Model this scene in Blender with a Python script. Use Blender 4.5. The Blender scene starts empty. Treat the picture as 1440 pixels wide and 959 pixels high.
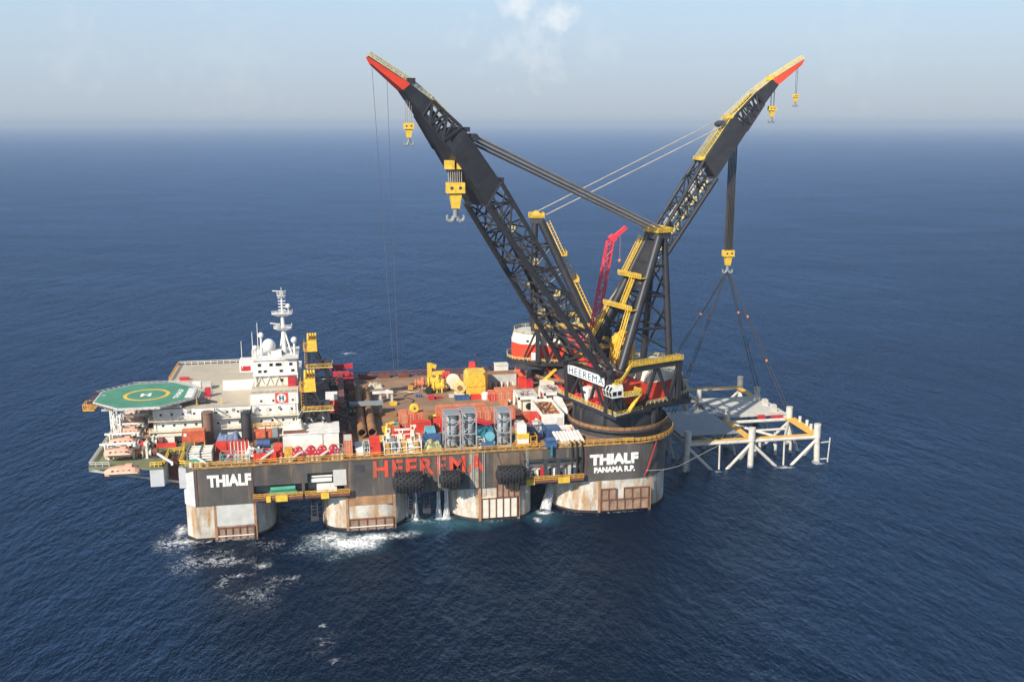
import bpy, math, random
from mathutils import Vector, Matrix
R = math.radians
random.seed(7)
scene = bpy.context.scene
COL = scene.collection

# ------------------------------------------------------------------ camera
cam = bpy.data.cameras.new('camera')
cam.lens = 35.0; cam.sensor_width = 36.0; cam.clip_start = 1.0; cam.clip_end = 200000.0
cam_o = bpy.data.objects.new('camera', cam); COL.objects.link(cam_o)
cam_o.location = (39.0, -266.3, 112.0)
cam_o.rotation_euler = (R(90 - 12.349), 0, -R(10.432))
scene.camera = cam_o

# ------------------------------------------------------------------ sky, sun, exposure
TO_SUN = Vector((-0.64, -0.60, 0.60)).normalized()
EL = math.asin(TO_SUN.z); ROT = math.atan2(TO_SUN.x, TO_SUN.y)
world = bpy.data.worlds.new('World'); scene.world = world; world.use_nodes = True
wn, wl = world.node_tree.nodes, world.node_tree.links
wn.clear()
w_out = wn.new('ShaderNodeOutputWorld'); w_bg = wn.new('ShaderNodeBackground')
w_sky = wn.new('ShaderNodeTexSky'); w_sky.sky_type = 'NISHITA'; w_sky.sun_disc = False
w_sky.sun_elevation = EL; w_sky.sun_rotation = ROT
w_sky.air_density = 1.0; w_sky.dust_density = 1.0; w_sky.ozone_density = 2.0; w_sky.altitude = 100
w_bg.inputs['Strength'].default_value = 0.09
# a pale sea-haze veil low in the sky, thinning upwards, and a few soft clouds
w_co = wn.new('ShaderNodeTexCoord'); w_sep = wn.new('ShaderNodeSeparateXYZ'); wl.new(w_co.outputs['Generated'], w_sep.inputs[0])
w_r = wn.new('ShaderNodeMapRange'); w_r.interpolation_type = 'SMOOTHSTEP'
for i, x in ((1, -0.02), (2, 0.42), (3, 0.95), (4, 0.08)): w_r.inputs[i].default_value = x
wl.new(w_sep.outputs[2], w_r.inputs[0])
w_veil = wn.new('ShaderNodeMix'); w_veil.data_type = 'RGBA'
w_r2 = wn.new('ShaderNodeMapRange')
for i, x in ((1, 0.0), (2, 0.14), (3, 0.0), (4, 1.0)): w_r2.inputs[i].default_value = x
wl.new(w_sep.outputs[2], w_r2.inputs[0]); wl.new(w_r2.outputs[0], w_veil.inputs[0])
w_veil.inputs[6].default_value = (3.85, 4.35, 4.95, 1); w_veil.inputs[7].default_value = (4.6, 6.0, 7.6, 1)
w_mix = wn.new('ShaderNodeMix'); w_mix.data_type = 'RGBA'
wl.new(w_r.outputs[0], w_mix.inputs[0]); wl.new(w_sky.outputs[0], w_mix.inputs[6]); wl.new(w_veil.outputs[2], w_mix.inputs[7])
def w_math(op, a, b=None, clamp=False):
    n = wn.new('ShaderNodeMath'); n.operation = op; n.use_clamp = clamp
    for i, x in enumerate((a, b)):
        if x is None: continue
        if isinstance(x, (int, float)): n.inputs[i].default_value = x
        else: wl.new(x, n.inputs[i])
    return n.outputs[0]
def w_noise(scale, detail):
    n = wn.new('ShaderNodeTexNoise'); n.inputs['Scale'].default_value = scale; n.inputs['Detail'].default_value = detail; n.inputs['Roughness'].default_value = 0.6
    wl.new(w_co.outputs['Generated'], n.inputs['Vector']); return n.outputs['Fac']
def w_puff(d, rad, soft):
    """closeness to a direction in the sky"""
    n = wn.new('ShaderNodeVectorMath'); n.operation = 'DISTANCE'; n.inputs[1].default_value = Vector(d).normalized()
    wl.new(w_co.outputs['Generated'], n.inputs[0])
    return w_math('DIVIDE', w_math('SUBTRACT', rad, n.outputs['Value']), soft)
def sky_dir(px, py):
    f = Vector((math.sin(R(10.432))*math.cos(R(12.349)), math.cos(R(10.432))*math.cos(R(12.349)), -math.sin(R(12.349))))
    r = Vector((math.cos(R(10.432)), -math.sin(R(10.432)), 0)); u = r.cross(f)
    return f*1400 + r*(px-720) - u*(py-479.5)
w_det = w_math('MULTIPLY', w_math('SUBTRACT', w_noise(46.0, 8.0), 0.5), 3.4)
cl = None
for px, py, rad, soft, amt in ((783, 26, 0.020, 0.016, 0.8), (726, 8, 0.020, 0.016, 0.75), (750, 60, 0.040, 0.05, 0.38), (700, 80, 0.024, 0.035, 0.32), (650, 55, 0.016, 0.03, 0.25), (110, 70, 0.03, 0.06, 0.18), (840, 60, 0.03, 0.05, 0.16), (1210, 60, 0.05, 0.08, 0.12), (330, 95, 0.06, 0.09, 0.12)):
    x = w_math('MULTIPLY', w_math('ADD', w_puff(sky_dir(px, py), rad, soft), w_det, True), amt)
    cl = x if cl is None else w_math('MAXIMUM', cl, x)
w_cl = wn.new('ShaderNodeMix'); w_cl.data_type = 'RGBA'; w_cl.inputs[7].default_value = (7.4, 7.6, 7.8, 1)
wl.new(w_math('MULTIPLY', cl, 0.85), w_cl.inputs[0]); wl.new(w_mix.outputs[2], w_cl.inputs[6])
wl.new(w_cl.outputs[2], w_bg.inputs['Color']); wl.new(w_bg.outputs[0], w_out.inputs['Surface'])

sun = bpy.data.lights.new('sun', 'SUN'); sun.energy = 5.0; sun.angle = R(0.53); sun.color = (1.0, 0.93, 0.82)
sun_o = bpy.data.objects.new('sun', sun); COL.objects.link(sun_o)
sun_o.location = TO_SUN * 500
sun_o.rotation_euler = (-TO_SUN).to_track_quat('-Z', 'Y').to_euler()

vs = scene.view_settings
vs.view_transform = 'Standard'; vs.look = 'None'; vs.gamma = 1.0; vs.use_curve_mapping = False
vs.exposure = 0.5
scene.render.film_transparent = False
cy = scene.cycles
cy.use_denoising = True
try: cy.denoiser = 'OPENIMAGEDENOISE'
except Exception: pass
cy.max_bounces = 6; cy.diffuse_bounces = 2; cy.glossy_bounces = 3; cy.transparent_max_bounces = 12
cy.volume_bounces = 0; cy.sample_clamp_indirect = 4.0

# ------------------------------------------------------------------ materials
MATS = {}
def nd(t, kind, **kw):
    n = t.nodes.new(kind)
    for k, v in kw.items():
        if k in n.inputs: n.inputs[k].default_value = v
        else: setattr(n, k, v)
    return n
def paint(name, rgb, rough=0.5, metal=0.0, var=0.25, scale=0.35, rust=0.0, rust_rgb=(0.16, 0.055, 0.02), rust_z=0.18, rust_scale=0.5, spec=0.35):
    """painted steel or the like: large and small tone noise, rust streaks that run down the surface"""
    if name in MATS: return MATS[name]
    m = bpy.data.materials.new(name); m.use_nodes = True; t = m.node_tree; L = t.links
    b = t.nodes['Principled BSDF']
    b.inputs['Roughness'].default_value = rough; b.inputs['Metallic'].default_value = metal
    b.inputs['Specular IOR Level'].default_value = spec
    co = t.nodes.new('ShaderNodeTexCoord')
    n1 = nd(t, 'ShaderNodeTexNoise', Scale=scale, Detail=6.0, Roughness=0.65)
    L.new(co.outputs['Object'], n1.inputs['Vector'])
    r1 = nd(t, 'ShaderNodeMapRange'); r1.inputs[1].default_value = 0.3; r1.inputs[2].default_value = 0.7
    r1.inputs[3].default_value = 1 - var; r1.inputs[4].default_value = 1 + var * 0.6
    L.new(n1.outputs['Fac'], r1.inputs[0])
    mx = nd(t, 'ShaderNodeMix', data_type='RGBA', blend_type='MULTIPLY'); mx.inputs[0].default_value = 1.0
    mx.inputs[6].default_value = (*rgb, 1)
    L.new(r1.outputs[0], mx.inputs[7])
    out = mx.outputs[2]
    if rust > 0:
        mp = t.nodes.new('ShaderNodeMapping'); mp.inputs['Scale'].default_value = (1, 1, rust_z)
        L.new(co.outputs['Object'], mp.inputs['Vector'])
        n2 = nd(t, 'ShaderNodeTexNoise', Scale=rust_scale, Detail=8.0, Roughness=0.72)
        L.new(mp.outputs[0], n2.inputs['Vector'])
        r2 = nd(t, 'ShaderNodeMapRange'); r2.inputs[1].default_value = 0.72 - rust * 0.3; r2.inputs[2].default_value = 0.82 - rust * 0.22
        L.new(n2.outputs['Fac'], r2.inputs[0])
        n3 = nd(t, 'ShaderNodeTexNoise', Scale=2.0, Detail=4.0)
        L.new(co.outputs['Object'], n3.inputs['Vector'])
        cr = nd(t, 'ShaderNodeMix', data_type='RGBA'); cr.inputs[6].default_value = (*rust_rgb, 1)
        cr.inputs[7].default_value = (rust_rgb[0] * 2.1, rust_rgb[1] * 2.4, rust_rgb[2] * 2.2, 1)
        L.new(n3.outputs['Fac'], cr.inputs[0])
        m2 = nd(t, 'ShaderNodeMix', data_type='RGBA')
        L.new(r2.outputs[0], m2.inputs[0]); L.new(out, m2.inputs[6]); L.new(cr.outputs[2], m2.inputs[7])
        out = m2.outputs[2]
    L.new(out, b.inputs['Base Color'])
    MATS[name] = m
    return m

M_BLACK   = paint('black_steel', (0.028, 0.028, 0.032), 0.45, var=0.35, rust=0.25, rust_rgb=(0.06, 0.03, 0.018))
M_DARK    = paint('dark_steel', (0.05, 0.05, 0.055), 0.55, var=0.35, rust=0.3, rust_rgb=(0.09, 0.045, 0.025))
M_YELLOW  = paint('yellow_paint', (0.7, 0.45, 0.05), 0.5, var=0.35, scale=0.8, rust=0.35)
M_ORYEL   = paint('orange_yellow_paint', (0.62, 0.33, 0.05), 0.55, var=0.4, scale=0.9, rust=0.5)
M_PALEY   = paint('pale_yellow_grating', (0.62, 0.52, 0.24), 0.6, var=0.4, scale=0.8)
M_WHITE   = paint('white_paint', (0.72, 0.7, 0.65), 0.5, var=0.22, rust=0.42, rust_rgb=(0.34, 0.24, 0.15))
M_CREAM   = paint('cream_paint', (0.72, 0.66, 0.53), 0.5, var=0.2, rust=0.2, rust_rgb=(0.3, 0.18, 0.09))
M_RED     = paint('red_house_paint', (0.72, 0.062, 0.026), 0.4, var=0.15)
M_CONT    = paint('orange_red_container', (0.58, 0.125, 0.058), 0.5, var=0.35, scale=0.6, rust=0.5, rust_rgb=(0.28, 0.08, 0.04))
M_CONT2   = paint('faded_orange_container', (0.6, 0.2, 0.095), 0.55, var=0.35, scale=0.6, rust=0.5, rust_rgb=(0.3, 0.1, 0.05))
M_CONT3   = paint('bright_red_container', (0.6, 0.05, 0.032), 0.45, var=0.3, scale=0.6, rust=0.4, rust_rgb=(0.25, 0.05, 0.03))
M_CRIM    = paint('crimson_paint', (0.46, 0.03, 0.042), 0.45, var=0.35, scale=0.8, rust=0.35)
M_DECK    = paint('brown_deck', (0.27, 0.165, 0.098), 0.75, var=0.35, scale=0.12, rust=0.35, rust_rgb=(0.13, 0.065, 0.035), rust_z=1.0, rust_scale=0.2)
M_GREEND  = paint('green_deck', (0.16, 0.17, 0.09), 0.75, var=0.3, scale=0.25, rust=0.3, rust_z=1.0)
M_TAN     = paint('tan_roof_deck', (0.44, 0.38, 0.29), 0.7, var=0.15, scale=0.15, rust=0.2, rust_rgb=(0.3, 0.19, 0.1), rust_z=1.0, rust_scale=0.3)
M_HELI    = paint('green_helideck', (0.075, 0.235, 0.15), 0.65, var=0.22, scale=0.3, rust=0.2, rust_rgb=(0.07, 0.12, 0.08), rust_z=1.0)
M_HULL    = paint('hull_black', (0.088, 0.08, 0.073), 0.55, var=0.35, scale=0.12, rust=0.66, rust_rgb=(0.12, 0.082, 0.056), rust_z=0.07, rust_scale=0.55)
M_HULLGREY= paint('hull_pale_grey', (0.5, 0.5, 0.5), 0.5, var=0.15, rust=0.25)
M_COLUMN  = paint('column_grey_paint', (0.55, 0.52, 0.45), 0.5, var=0.3, scale=0.25, rust=0.9, rust_rgb=(0.24, 0.13, 0.06), rust_z=0.2, rust_scale=0.45)
M_RUSTB   = paint('rusty_belt', (0.36, 0.2, 0.1), 0.7, var=0.45, scale=0.4, rust=0.55, rust_rgb=(0.2, 0.1, 0.05))
M_PANEL   = paint('brown_fender_panel', (0.3, 0.2, 0.13), 0.7, var=0.4, scale=0.5, rust=0.5, rust_rgb=(0.16, 0.08, 0.045))
M_FOUL    = paint('dark_waterline', (0.045, 0.03, 0.025), 0.6, var=0.5, scale=0.6)
M_GREY    = paint('grey_paint', (0.23, 0.25, 0.26), 0.5, var=0.2, scale=0.5, rust=0.2)
M_LGREY   = paint('light_grey_paint', (0.52, 0.51, 0.47), 0.55, var=0.2, scale=0.4, rust=0.2)
M_STEEL   = paint('worn_steel_rope', (0.3, 0.27, 0.23), 0.5, metal=0.1, var=0.3)
M_WIRE    = paint('dark_wire', (0.06, 0.055, 0.05), 0.5, metal=0.2, var=0.3)
M_RUSTP   = paint('rusty_pipe', (0.3, 0.15, 0.06), 0.75, var=0.45, scale=0.5, rust=0.55, rust_rgb=(0.13, 0.06, 0.035), rust_z=1.0)
M_EDGE    = paint('worn_yellow_edge', (0.4, 0.22, 0.06), 0.6, var=0.5, scale=0.6, rust=0.75, rust_rgb=(0.13, 0.07, 0.035), rust_z=1.0)
M_RUBBER  = paint('black_rubber', (0.02, 0.02, 0.021), 0.8, var=0.4, scale=2.0)
M_BOATORG = paint('faded_orange_fibreglass', (0.72, 0.38, 0.27), 0.45, var=0.15)
M_BLUE    = paint('blue_paint', (0.045, 0.095, 0.22), 0.5, var=0.4, scale=0.8, rust=0.35)
M_TARP    = paint('blue_tarpaulin', (0.12, 0.17, 0.27), 0.6, var=0.5, scale=0.9)
M_TEAL    = paint('teal_paint', (0.03, 0.2, 0.26), 0.5, var=0.3, scale=0.7)
M_CYAN    = paint('light_blue_paint', (0.14, 0.4, 0.48), 0.5, var=0.3, rust=0.3)
M_GREEN   = paint('green_paint', (0.08, 0.33, 0.22), 0.5, var=0.25)
M_BROWN   = paint('brown_red_steel', (0.17, 0.065, 0.045), 0.65, var=0.35, scale=0.5, rust=0.3)
M_GOLD    = paint('gold_wrapped_tarpaulin', (0.74, 0.36, 0.03), 0.3, var=0.6, scale=0.6)
M_GLASS   = paint('dark_window', (0.012, 0.016, 0.022), 0.12, var=0.1, spec=0.6)
M_NAVY    = paint('navy_lettering', (0.03, 0.11, 0.2), 0.5, var=0.1)
M_REDLET  = paint('worn_red_lettering', (0.6, 0.075, 0.04), 0.6, var=0.35, scale=0.4, rust=0.62, rust_rgb=(0.12, 0.07, 0.05), rust_z=0.1, rust_scale=0.5)
M_WHLET   = paint('white_lettering', (0.78, 0.76, 0.7), 0.5, var=0.1, rust=0.3, rust_rgb=(0.4, 0.2, 0.05), rust_z=0.05, rust_scale=0.3)
M_LOGORED = paint('logo_red', (0.66, 0.06, 0.05), 0.5, var=0.05)
M_JACKET  = paint('jacket_white_paint', (0.54, 0.51, 0.45), 0.5, var=0.22, scale=0.5, rust=0.5, rust_rgb=(0.27, 0.19, 0.12))
M_JDECK   = paint('jacket_grey_deck', (0.5, 0.48, 0.42), 0.7, var=0.15, scale=0.4)
M_JYEL    = paint('jacket_yellow_deck', (0.72, 0.4, 0.06), 0.6, var=0.2, scale=0.6)
M_REDJIB  = paint('pinkish_red_jib', (0.62, 0.045, 0.065), 0.45, var=0.2)

# ------------------------------------------------------------------ mesh helpers
class MB:
    """collects boxes, bars, tubes; build() links them as ONE mesh object (coordinates are in metres in the world, moved into the parent's space)"""
    def __init__(s, M=None): s.v = []; s.f = []; s.M = M
    def add(s, vs, fs):
        n = len(s.v)
        s.v += [Vector(p) for p in vs]; s.f += [tuple(i + n for i in f) for f in fs]
        return s
    def box(s, x0, x1, y0, y1, z0, z1):
        return s.add([(x0,y0,z0),(x1,y0,z0),(x1,y1,z0),(x0,y1,z0),(x0,y0,z1),(x1,y0,z1),(x1,y1,z1),(x0,y1,z1)],
                     [(0,3,2,1),(4,5,6,7),(0,1,5,4),(1,2,6,5),(2,3,7,6),(3,0,4,7)])
    def frustum(s, p0, p1):
        """two polygons with equal counts (bottom, top)"""
        n = len(p0)
        fs = [tuple(range(n))[::-1], tuple(range(n, 2*n))] + [(i, (i+1) % n, n + (i+1) % n, n + i) for i in range(n)]
        return s.add(list(p0) + list(p1), fs)
    def prism(s, poly, z0, z1): return s.frustum([(x, y, z0) for x, y in poly], [(x, y, z1) for x, y in poly])
    def bar(s, p, q, w, h=None):
        p, q = Vector(p), Vector(q); d = q - p
        if d.length < 1e-6: return s
        d.normalize(); h = w if h is None else h
        a = d.cross(Vector((0,0,1)))
        if a.length < 1e-3: a = Vector((1,0,0))
        a.normalize(); b = a.cross(d)
        a = a * w / 2; b = b * h / 2
        return s.frustum([p-a-b, p+a-b, p+a+b, p-a+b], [q-a-b, q+a-b, q+a+b, q-a+b])
    def tube(s, p, q, r, n=8, r2=None, cap=True):
        p, q = Vector(p), Vector(q); d = q - p
        if d.length < 1e-6: return s
        d.normalize(); r2 = r if r2 is None else r2
        a = d.cross(Vector((0,0,1)))
        if a.length < 1e-3: a = Vector((1,0,0))
        a.normalize(); b = a.cross(d)
        vs = []
        for c, rr in ((p, r), (q, r2)):
            for i in range(n):
                t = 2*math.pi*i/n; vs.append(c + a*(rr*math.cos(t)) + b*(rr*math.sin(t)))
        fs = [(i, (i+1) % n, n + (i+1) % n, n + i) for i in range(n)]
        if cap: fs += [tuple(range(n))[::-1], tuple(range(n, 2*n))]
        return s.add(vs, fs)
    def path(s, pts, r, n=6):
        for a, b in zip(pts, pts[1:]): s.tube(a, b, r, n)
        return s
    def pipe(s, p, q, r, t, n=20):
        """open thick-walled pipe"""
        p, q = Vector(p), Vector(q); d = (q-p).normalized()
        a = d.cross(Vector((0,0,1))).normalized(); b = a.cross(d); vs = []
        for c, rr in ((p, r), (q, r), (q, r-t), (p, r-t)):
            for i in range(n):
                u = 2*math.pi*i/n; vs.append(c + a*(rr*math.cos(u)) + b*(rr*math.sin(u)))
        fs = [(k*n+i, k*n+(i+1) % n, ((k+1) % 4)*n+(i+1) % n, ((k+1) % 4)*n+i) for k in range(4) for i in range(n)]
        return s.add(vs, fs)
    def ball(s, c, r, n=12, m=8, sz=1.0):
        c = Vector(c); vs = [c + Vector((0,0,-r*sz))]
        for j in range(1, m):
            ph = -math.pi/2 + math.pi*j/m
            for i in range(n):
                t = 2*math.pi*i/n; vs.append(c + Vector((r*math.cos(ph)*math.cos(t), r*math.cos(ph)*math.sin(t), r*sz*math.sin(ph))))
        vs.append(c + Vector((0,0,r*sz))); top = len(vs)-1; fs = []
        for i in range(n):
            fs.append((0, 1+(i+1) % n, 1+i)); fs.append((top, top-n+i, top-n+(i+1) % n))
        for j in range(m-2):
            for i in range(n):
                a = 1+j*n+i; b = 1+j*n+(i+1) % n; fs.append((a, b, b+n, a+n))
        return s.add(vs, fs)
    def lathe(s, c, prof, n=24, axis='Z'):
        """prof: (radius, height) list along the axis"""
        c = Vector(c); vs = []; k = len(prof)
        for r, h in prof:
            for i in range(n):
                t = 2*math.pi*i/n; x, y = r*math.cos(t), r*math.sin(t)
                vs.append(c + (Vector((x, y, h)) if axis == 'Z' else Vector((h, x, y)) if axis == 'X' else Vector((x, h, y))))
        fs = [(j*n+i, j*n+(i+1) % n, (j+1)*n+(i+1) % n, (j+1)*n+i) for j in range(k-1) for i in range(n)]
        fs += [tuple(range(n))[::-1], tuple(range((k-1)*n, k*n))]
        return s.add(vs, fs)
    def lattice(s, A0, A1, B0, B1, n, r, posts=True):
        """zigzag between chord A and chord B"""
        A0, A1, B0, B1 = map(Vector, (A0, A1, B0, B1))
        for k in range(n):
            t0, t1 = k/n, (k+1)/n
            a0, a1 = A0.lerp(A1, t0), A0.lerp(A1, t1); b0, b1 = B0.lerp(B1, t0), B0.lerp(B1, t1)
            if k % 2 == 0: s.tube(a0, b1, r, 5, cap=False)
            else: s.tube(b0, a1, r, 5, cap=False)
            if posts: s.tube(a1, b1, r*0.85, 5, cap=False)
        return s
    def rail(s, pts, h=1.1, r=0.06, step=1.8, bars=(1.0, 0.55)):
        for p, q in zip(pts, pts[1:]):
            p, q = Vector(p), Vector(q); n = max(1, round((q-p).length/step))
            for f in bars: s.bar(p + Vector((0,0,h*f)), q + Vector((0,0,h*f)), 2*r)
            for i in range(n+1):
                c = p.lerp(q, i/n); s.bar(c, c + Vector((0,0,h)), 2*r)
        return s
    def build(s, name, mat, parent=None, smooth=False):
        vs = [s.M @ p for p in s.v] if s.M is not None else s.v
        if parent is not None:
            W = WORLD[parent.name].inverted(); vs = [W @ p for p in vs]
        me = bpy.data.meshes.new(name); me.from_pydata([tuple(p) for p in vs], [], s.f); me.update()
        if smooth:
            me.polygons.foreach_set('use_smooth', [True]*len(me.polygons))
            try: me.set_sharp_from_angle(angle=R(40))
            except Exception: pass
        me.materials.append(mat)
        o = bpy.data.objects.new(name, me); COL.objects.link(o)
        if parent is not None:
            o.parent = parent; WORLD[o.name] = WORLD[parent.name]
        else: WORLD[o.name] = Matrix.Identity(4)
        return o
WORLD = {}
def tag(o, label=None, cat=None, group=None, kind=None):
    if label: o['label'] = label
    if cat: o['category'] = cat
    if group: o['group'] = group
    if kind: o['kind'] = kind
    return o
def thing(name, label, cat, loc, rz=0.0, group=None):
    o = bpy.data.objects.new(name, None); COL.objects.link(o)
    o.location = loc; o.rotation_euler = (0, 0, rz); o.empty_display_size = 1.0
    WORLD[o.name] = Matrix.Translation(loc) @ Matrix.Rotation(rz, 4, 'Z')
    return tag(o, label, cat, group)
def solo(mb, name, mat, label, cat, group=None, smooth=False):
    """a thing that is one mesh: origin moved to its base"""
    xs = [p.x for p in mb.v]; ys = [p.y for p in mb.v]; zs = [p.z for p in mb.v]
    c = Vector(((min(xs)+max(xs))/2, (min(ys)+max(ys))/2, min(zs)))
    for p in mb.v: p -= c
    o = mb.build(name, mat, None, smooth); o.location = c
    return tag(o, label, cat, group)
def copy_tree(o, parent=None):
    c = o.copy(); COL.objects.link(c)
    if parent is not None: c.parent = parent
    for ch in [k for k in o.children]: copy_tree(ch, c)
    return c
def lettering(text, size, mat, M, parent, name='lettering', bold=0.03, extrude=0.05, width=None, align='LEFT', space=1.0):
    """text as a mesh; M puts the text's x (reading) and y (up) axes in the world"""
    cu = bpy.data.curves.new(name, 'FONT'); cu.body = text; cu.size = size; cu.extrude = extrude; cu.offset = bold*size
    cu.align_x = align; cu.space_character = space; cu.resolution_u = 3
    t = bpy.data.objects.new(name + '_tmp', cu); COL.objects.link(t)
    dg = bpy.context.evaluated_depsgraph_get(); me = bpy.data.meshes.new_from_object(t.evaluated_get(dg))
    bpy.data.objects.remove(t)
    xs = [v.co.x for v in me.vertices]; sx = 1.0 if width is None else width/(max(xs)-min(xs))
    x0 = min(xs) if align == 'LEFT' else 0.0
    W = WORLD[parent.name].inverted()
    for v in me.vertices: v.co = W @ (M @ Vector(((v.co.x-x0)*sx, v.co.y, v.co.z)))
    me.materials.clear(); me.materials.append(mat); me.name = name
    o = bpy.data.objects.new(name, me); COL.objects.link(o); o.parent = parent; WORLD[o.name] = WORLD[parent.name]
    return o
def frame(o, x, y):
    """matrix with axes x (reading), y (up) and origin o"""
    x, y = Vector(x).normalized(), Vector(y).normalized(); z = x.cross(y)
    return Matrix(((x.x, y.x, z.x, o[0]), (x.y, y.y, z.y, o[1]), (x.z, y.z, z.z, o[2]), (0, 0, 0, 1)))
ORD = ['first','second','third','fourth','fifth','sixth','seventh','eighth','ninth','tenth','eleventh','twelfth']
DZ = 21.0          # main deck height above the sea

# ------------------------------------------------------------------ the sea
def make_sea():
    m = bpy.data.materials.new('sea_water'); m.use_nodes = True; t = m.node_tree; L = t.links
    b = t.nodes['Principled BSDF']
    b.inputs['Roughness'].default_value = 0.16; b.inputs['IOR'].default_value = 1.33; b.inputs['Specular IOR Level'].default_value = 0.2; b.inputs['Specular Tint'].default_value = (0.3, 0.58, 1.0, 1)
    co = t.nodes.new('ShaderNodeTexCoord')
    def noise(scale, sx, sy, rot, detail=4.0, rough=0.55, dist=0.0):
        mp = t.nodes.new('ShaderNodeMapping'); mp.vector_type = 'TEXTURE'; mp.inputs['Scale'].default_value = (1/sx, 1/sy, 1); mp.inputs['Rotation'].default_value = (0, 0, R(rot))
        L.new(co.outputs['Object'], mp.inputs['Vector'])
        n = nd(t, 'ShaderNodeTexNoise', Scale=scale, Detail=detail, Roughness=rough, Distortion=dist)
        L.new(mp.outputs[0], n.inputs['Vector']); return n.outputs['Fac']
    def mth(op, a, c, d=None):
        n = t.nodes.new('ShaderNodeMath'); n.operation = op
        for i, x in enumerate((a, c, d)):
            if x is None: continue
            if isinstance(x, (int, float)): n.inputs[i].default_value = x
            else: L.new(x, n.inputs[i])
        return n.outputs[0]
    swell = noise(1/70, 0.45, 1.1, 100, 2.0)
    train_a = noise(1/12, 0.34, 1.1, 61, 4.0, 0.55, 0.25)          # two crossing wave trains
    train_b = noise(1/15, 0.34, 1.1, 110, 4.0, 0.55, 0.25)
    chop = noise(1/3.0, 0.6, 1.2, 85, 6.0, 0.66)
    gust = noise(1/90, 0.5, 1.4, -14, 3.0, 0.6)
    h = mth('ADD', mth('MULTIPLY', swell, 3.0), mth('ADD', mth('ADD', mth('MULTIPLY', train_a, 1.9), mth('MULTIPLY', train_b, 2.0)), mth('MULTIPLY', mth('MULTIPLY', chop, 1.5), mth('ADD', 0.35, mth('MULTIPLY', gust, 1.3)))))
    bp = nd(t, 'ShaderNodeBump', Strength=1.0, Distance=1.0); L.new(h, bp.inputs['Height'])
    # aerated water and foam where the ship churns the sea
    sep = t.nodes.new('ShaderNodeSeparateXYZ'); L.new(co.outputs['Object'], sep.inputs[0])
    wob = mth('MULTIPLY', mth('SUBTRACT', noise(1/9, 1, 1, 30, 3.0), 0.5), 1.5)
    def blob(cx, cy, rx, ry):
        dx = mth('DIVIDE', mth('SUBTRACT', sep.outputs[0], cx), rx); dy = mth('DIVIDE', mth('SUBTRACT', sep.outputs[1], cy), ry)
        d = mth('SQRT', mth('ADD', mth('MULTIPLY', dx, dx), mth('MULTIPLY', dy, dy)), 0)
        n = t.nodes.new('ShaderNodeMath'); n.operation = 'ADD'; n.use_clamp = True
        L.new(mth('SUBTRACT', 1.0, d), n.inputs[0]); L.new(wob, n.inputs[1]); return n.outputs[0]
    def union(lst):
        a = lst[0]
        for x in lst[1:]: a = mth('MAXIMUM', a, x)
        return a
    lace_n = noise(1/3.2, 1, 1, 0, 7.0, 0.72, 1.0)
    lace = mth('SUBTRACT', 1.0, mth('MULTIPLY', mth('ABSOLUTE', mth('SUBTRACT', lace_n, 0.5), 0), 10.0))       # thin bright filaments
    fine = noise(1/1.2, 1, 1, 0, 5.0, 0.75)
    def amp(x, k): return mth('MULTIPLY', x, k)
    cover = union([blob(41.0, -9.0, 9, 6.0), amp(blob(40, -9, 21, 14), 0.74), blob(-5.0, 7, 2.2, 5), amp(blob(-5, 0, 9, 15), 0.74), amp(blob(5, -14, 18, 12), 0.72), amp(blob(20, -6, 10, 8), 0.5), amp(blob(26, -28, 12, 8), 0.42),
        amp(blob(19, -19.5, 4.2, 3.6), 0.9), amp(blob(9.5, -27, 3.4, 5), 0.85), amp(blob(12, -23.5, 10, 2.4), 0.72), amp(blob(34, -60, 10, 12), 0.4), amp(blob(34.4, -54, 2.2, 2.4), 0.8), amp(blob(37, -70, 2.5, 3), 0.7), amp(blob(18, -36, 18, 14), 0.46),
        blob(60.4, 5.2, 1.9, 1.6), blob(68.3, 4.4, 2.4, 1.5), amp(blob(64, 2.5, 9, 4), 0.55), amp(blob(95.2, -2.0, 2.2, 3.6), 0.95), amp(blob(99, 3.5, 4.5, 3), 0.75),
        amp(blob(161.6, 27, 4, 1.6), 0.7), amp(blob(185.5, 27, 4.5, 1.8), 0.85), amp(blob(198, 28.6, 3.4, 2.0), 0.85), amp(blob(102, 2, 14, 3.5), 0.42), amp(blob(9, -0.6, 14, 1.5), 0.7), amp(blob(46, -0.4, 13, 1.2), 0.7), amp(blob(84, -0.4, 12, 1.0), 0.6), amp(blob(118, -0.5, 18, 1.0), 0.58), amp(blob(-3.4, 12, 1.4, 14), 0.6), amp(blob(46, 223, 7, 5), 0.75), amp(blob(83, -1, 12, 2), 0.36)])
    ridge = mth('ADD', lace, mth('MULTIPLY', mth('SUBTRACT', fine, 0.5), 1.3))
    f12 = mth('MULTIPLY', mth('SUBTRACT', ridge, mth('SUBTRACT', 1.18, mth('MULTIPLY', cover, 1.12))), 1.7)
    f12 = mth('MULTIPLY', f12, mth('MINIMUM', mth('MULTIPLY', cover, 3.0), 1.0))
    core = union([blob(42.0, -8.5, 10.5, 6.5), amp(blob(48, -6, 12, 4.4), 0.9), amp(blob(36, -4, 7, 5), 0.8), amp(blob(-5.2, 8, 2.6, 6.0), 0.75), amp(blob(-2.5, 0.5, 4.5, 3.0), 0.7), blob(60.4, 5.0, 3.2, 2.2), blob(68.3, 4.2, 3.8, 2.0), amp(blob(95.2, -2.2, 2.0, 3.4), 0.95), amp(blob(98.5, 2.8, 3.5, 1.6), 0.9)])
    solid = mth('MULTIPLY', mth('MULTIPLY', core, 1.6), mth('ADD', mth('MULTIPLY', mth('SUBTRACT', fine, 0.46), 5.0), mth('MULTIPLY', core, 0.8)))
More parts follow.
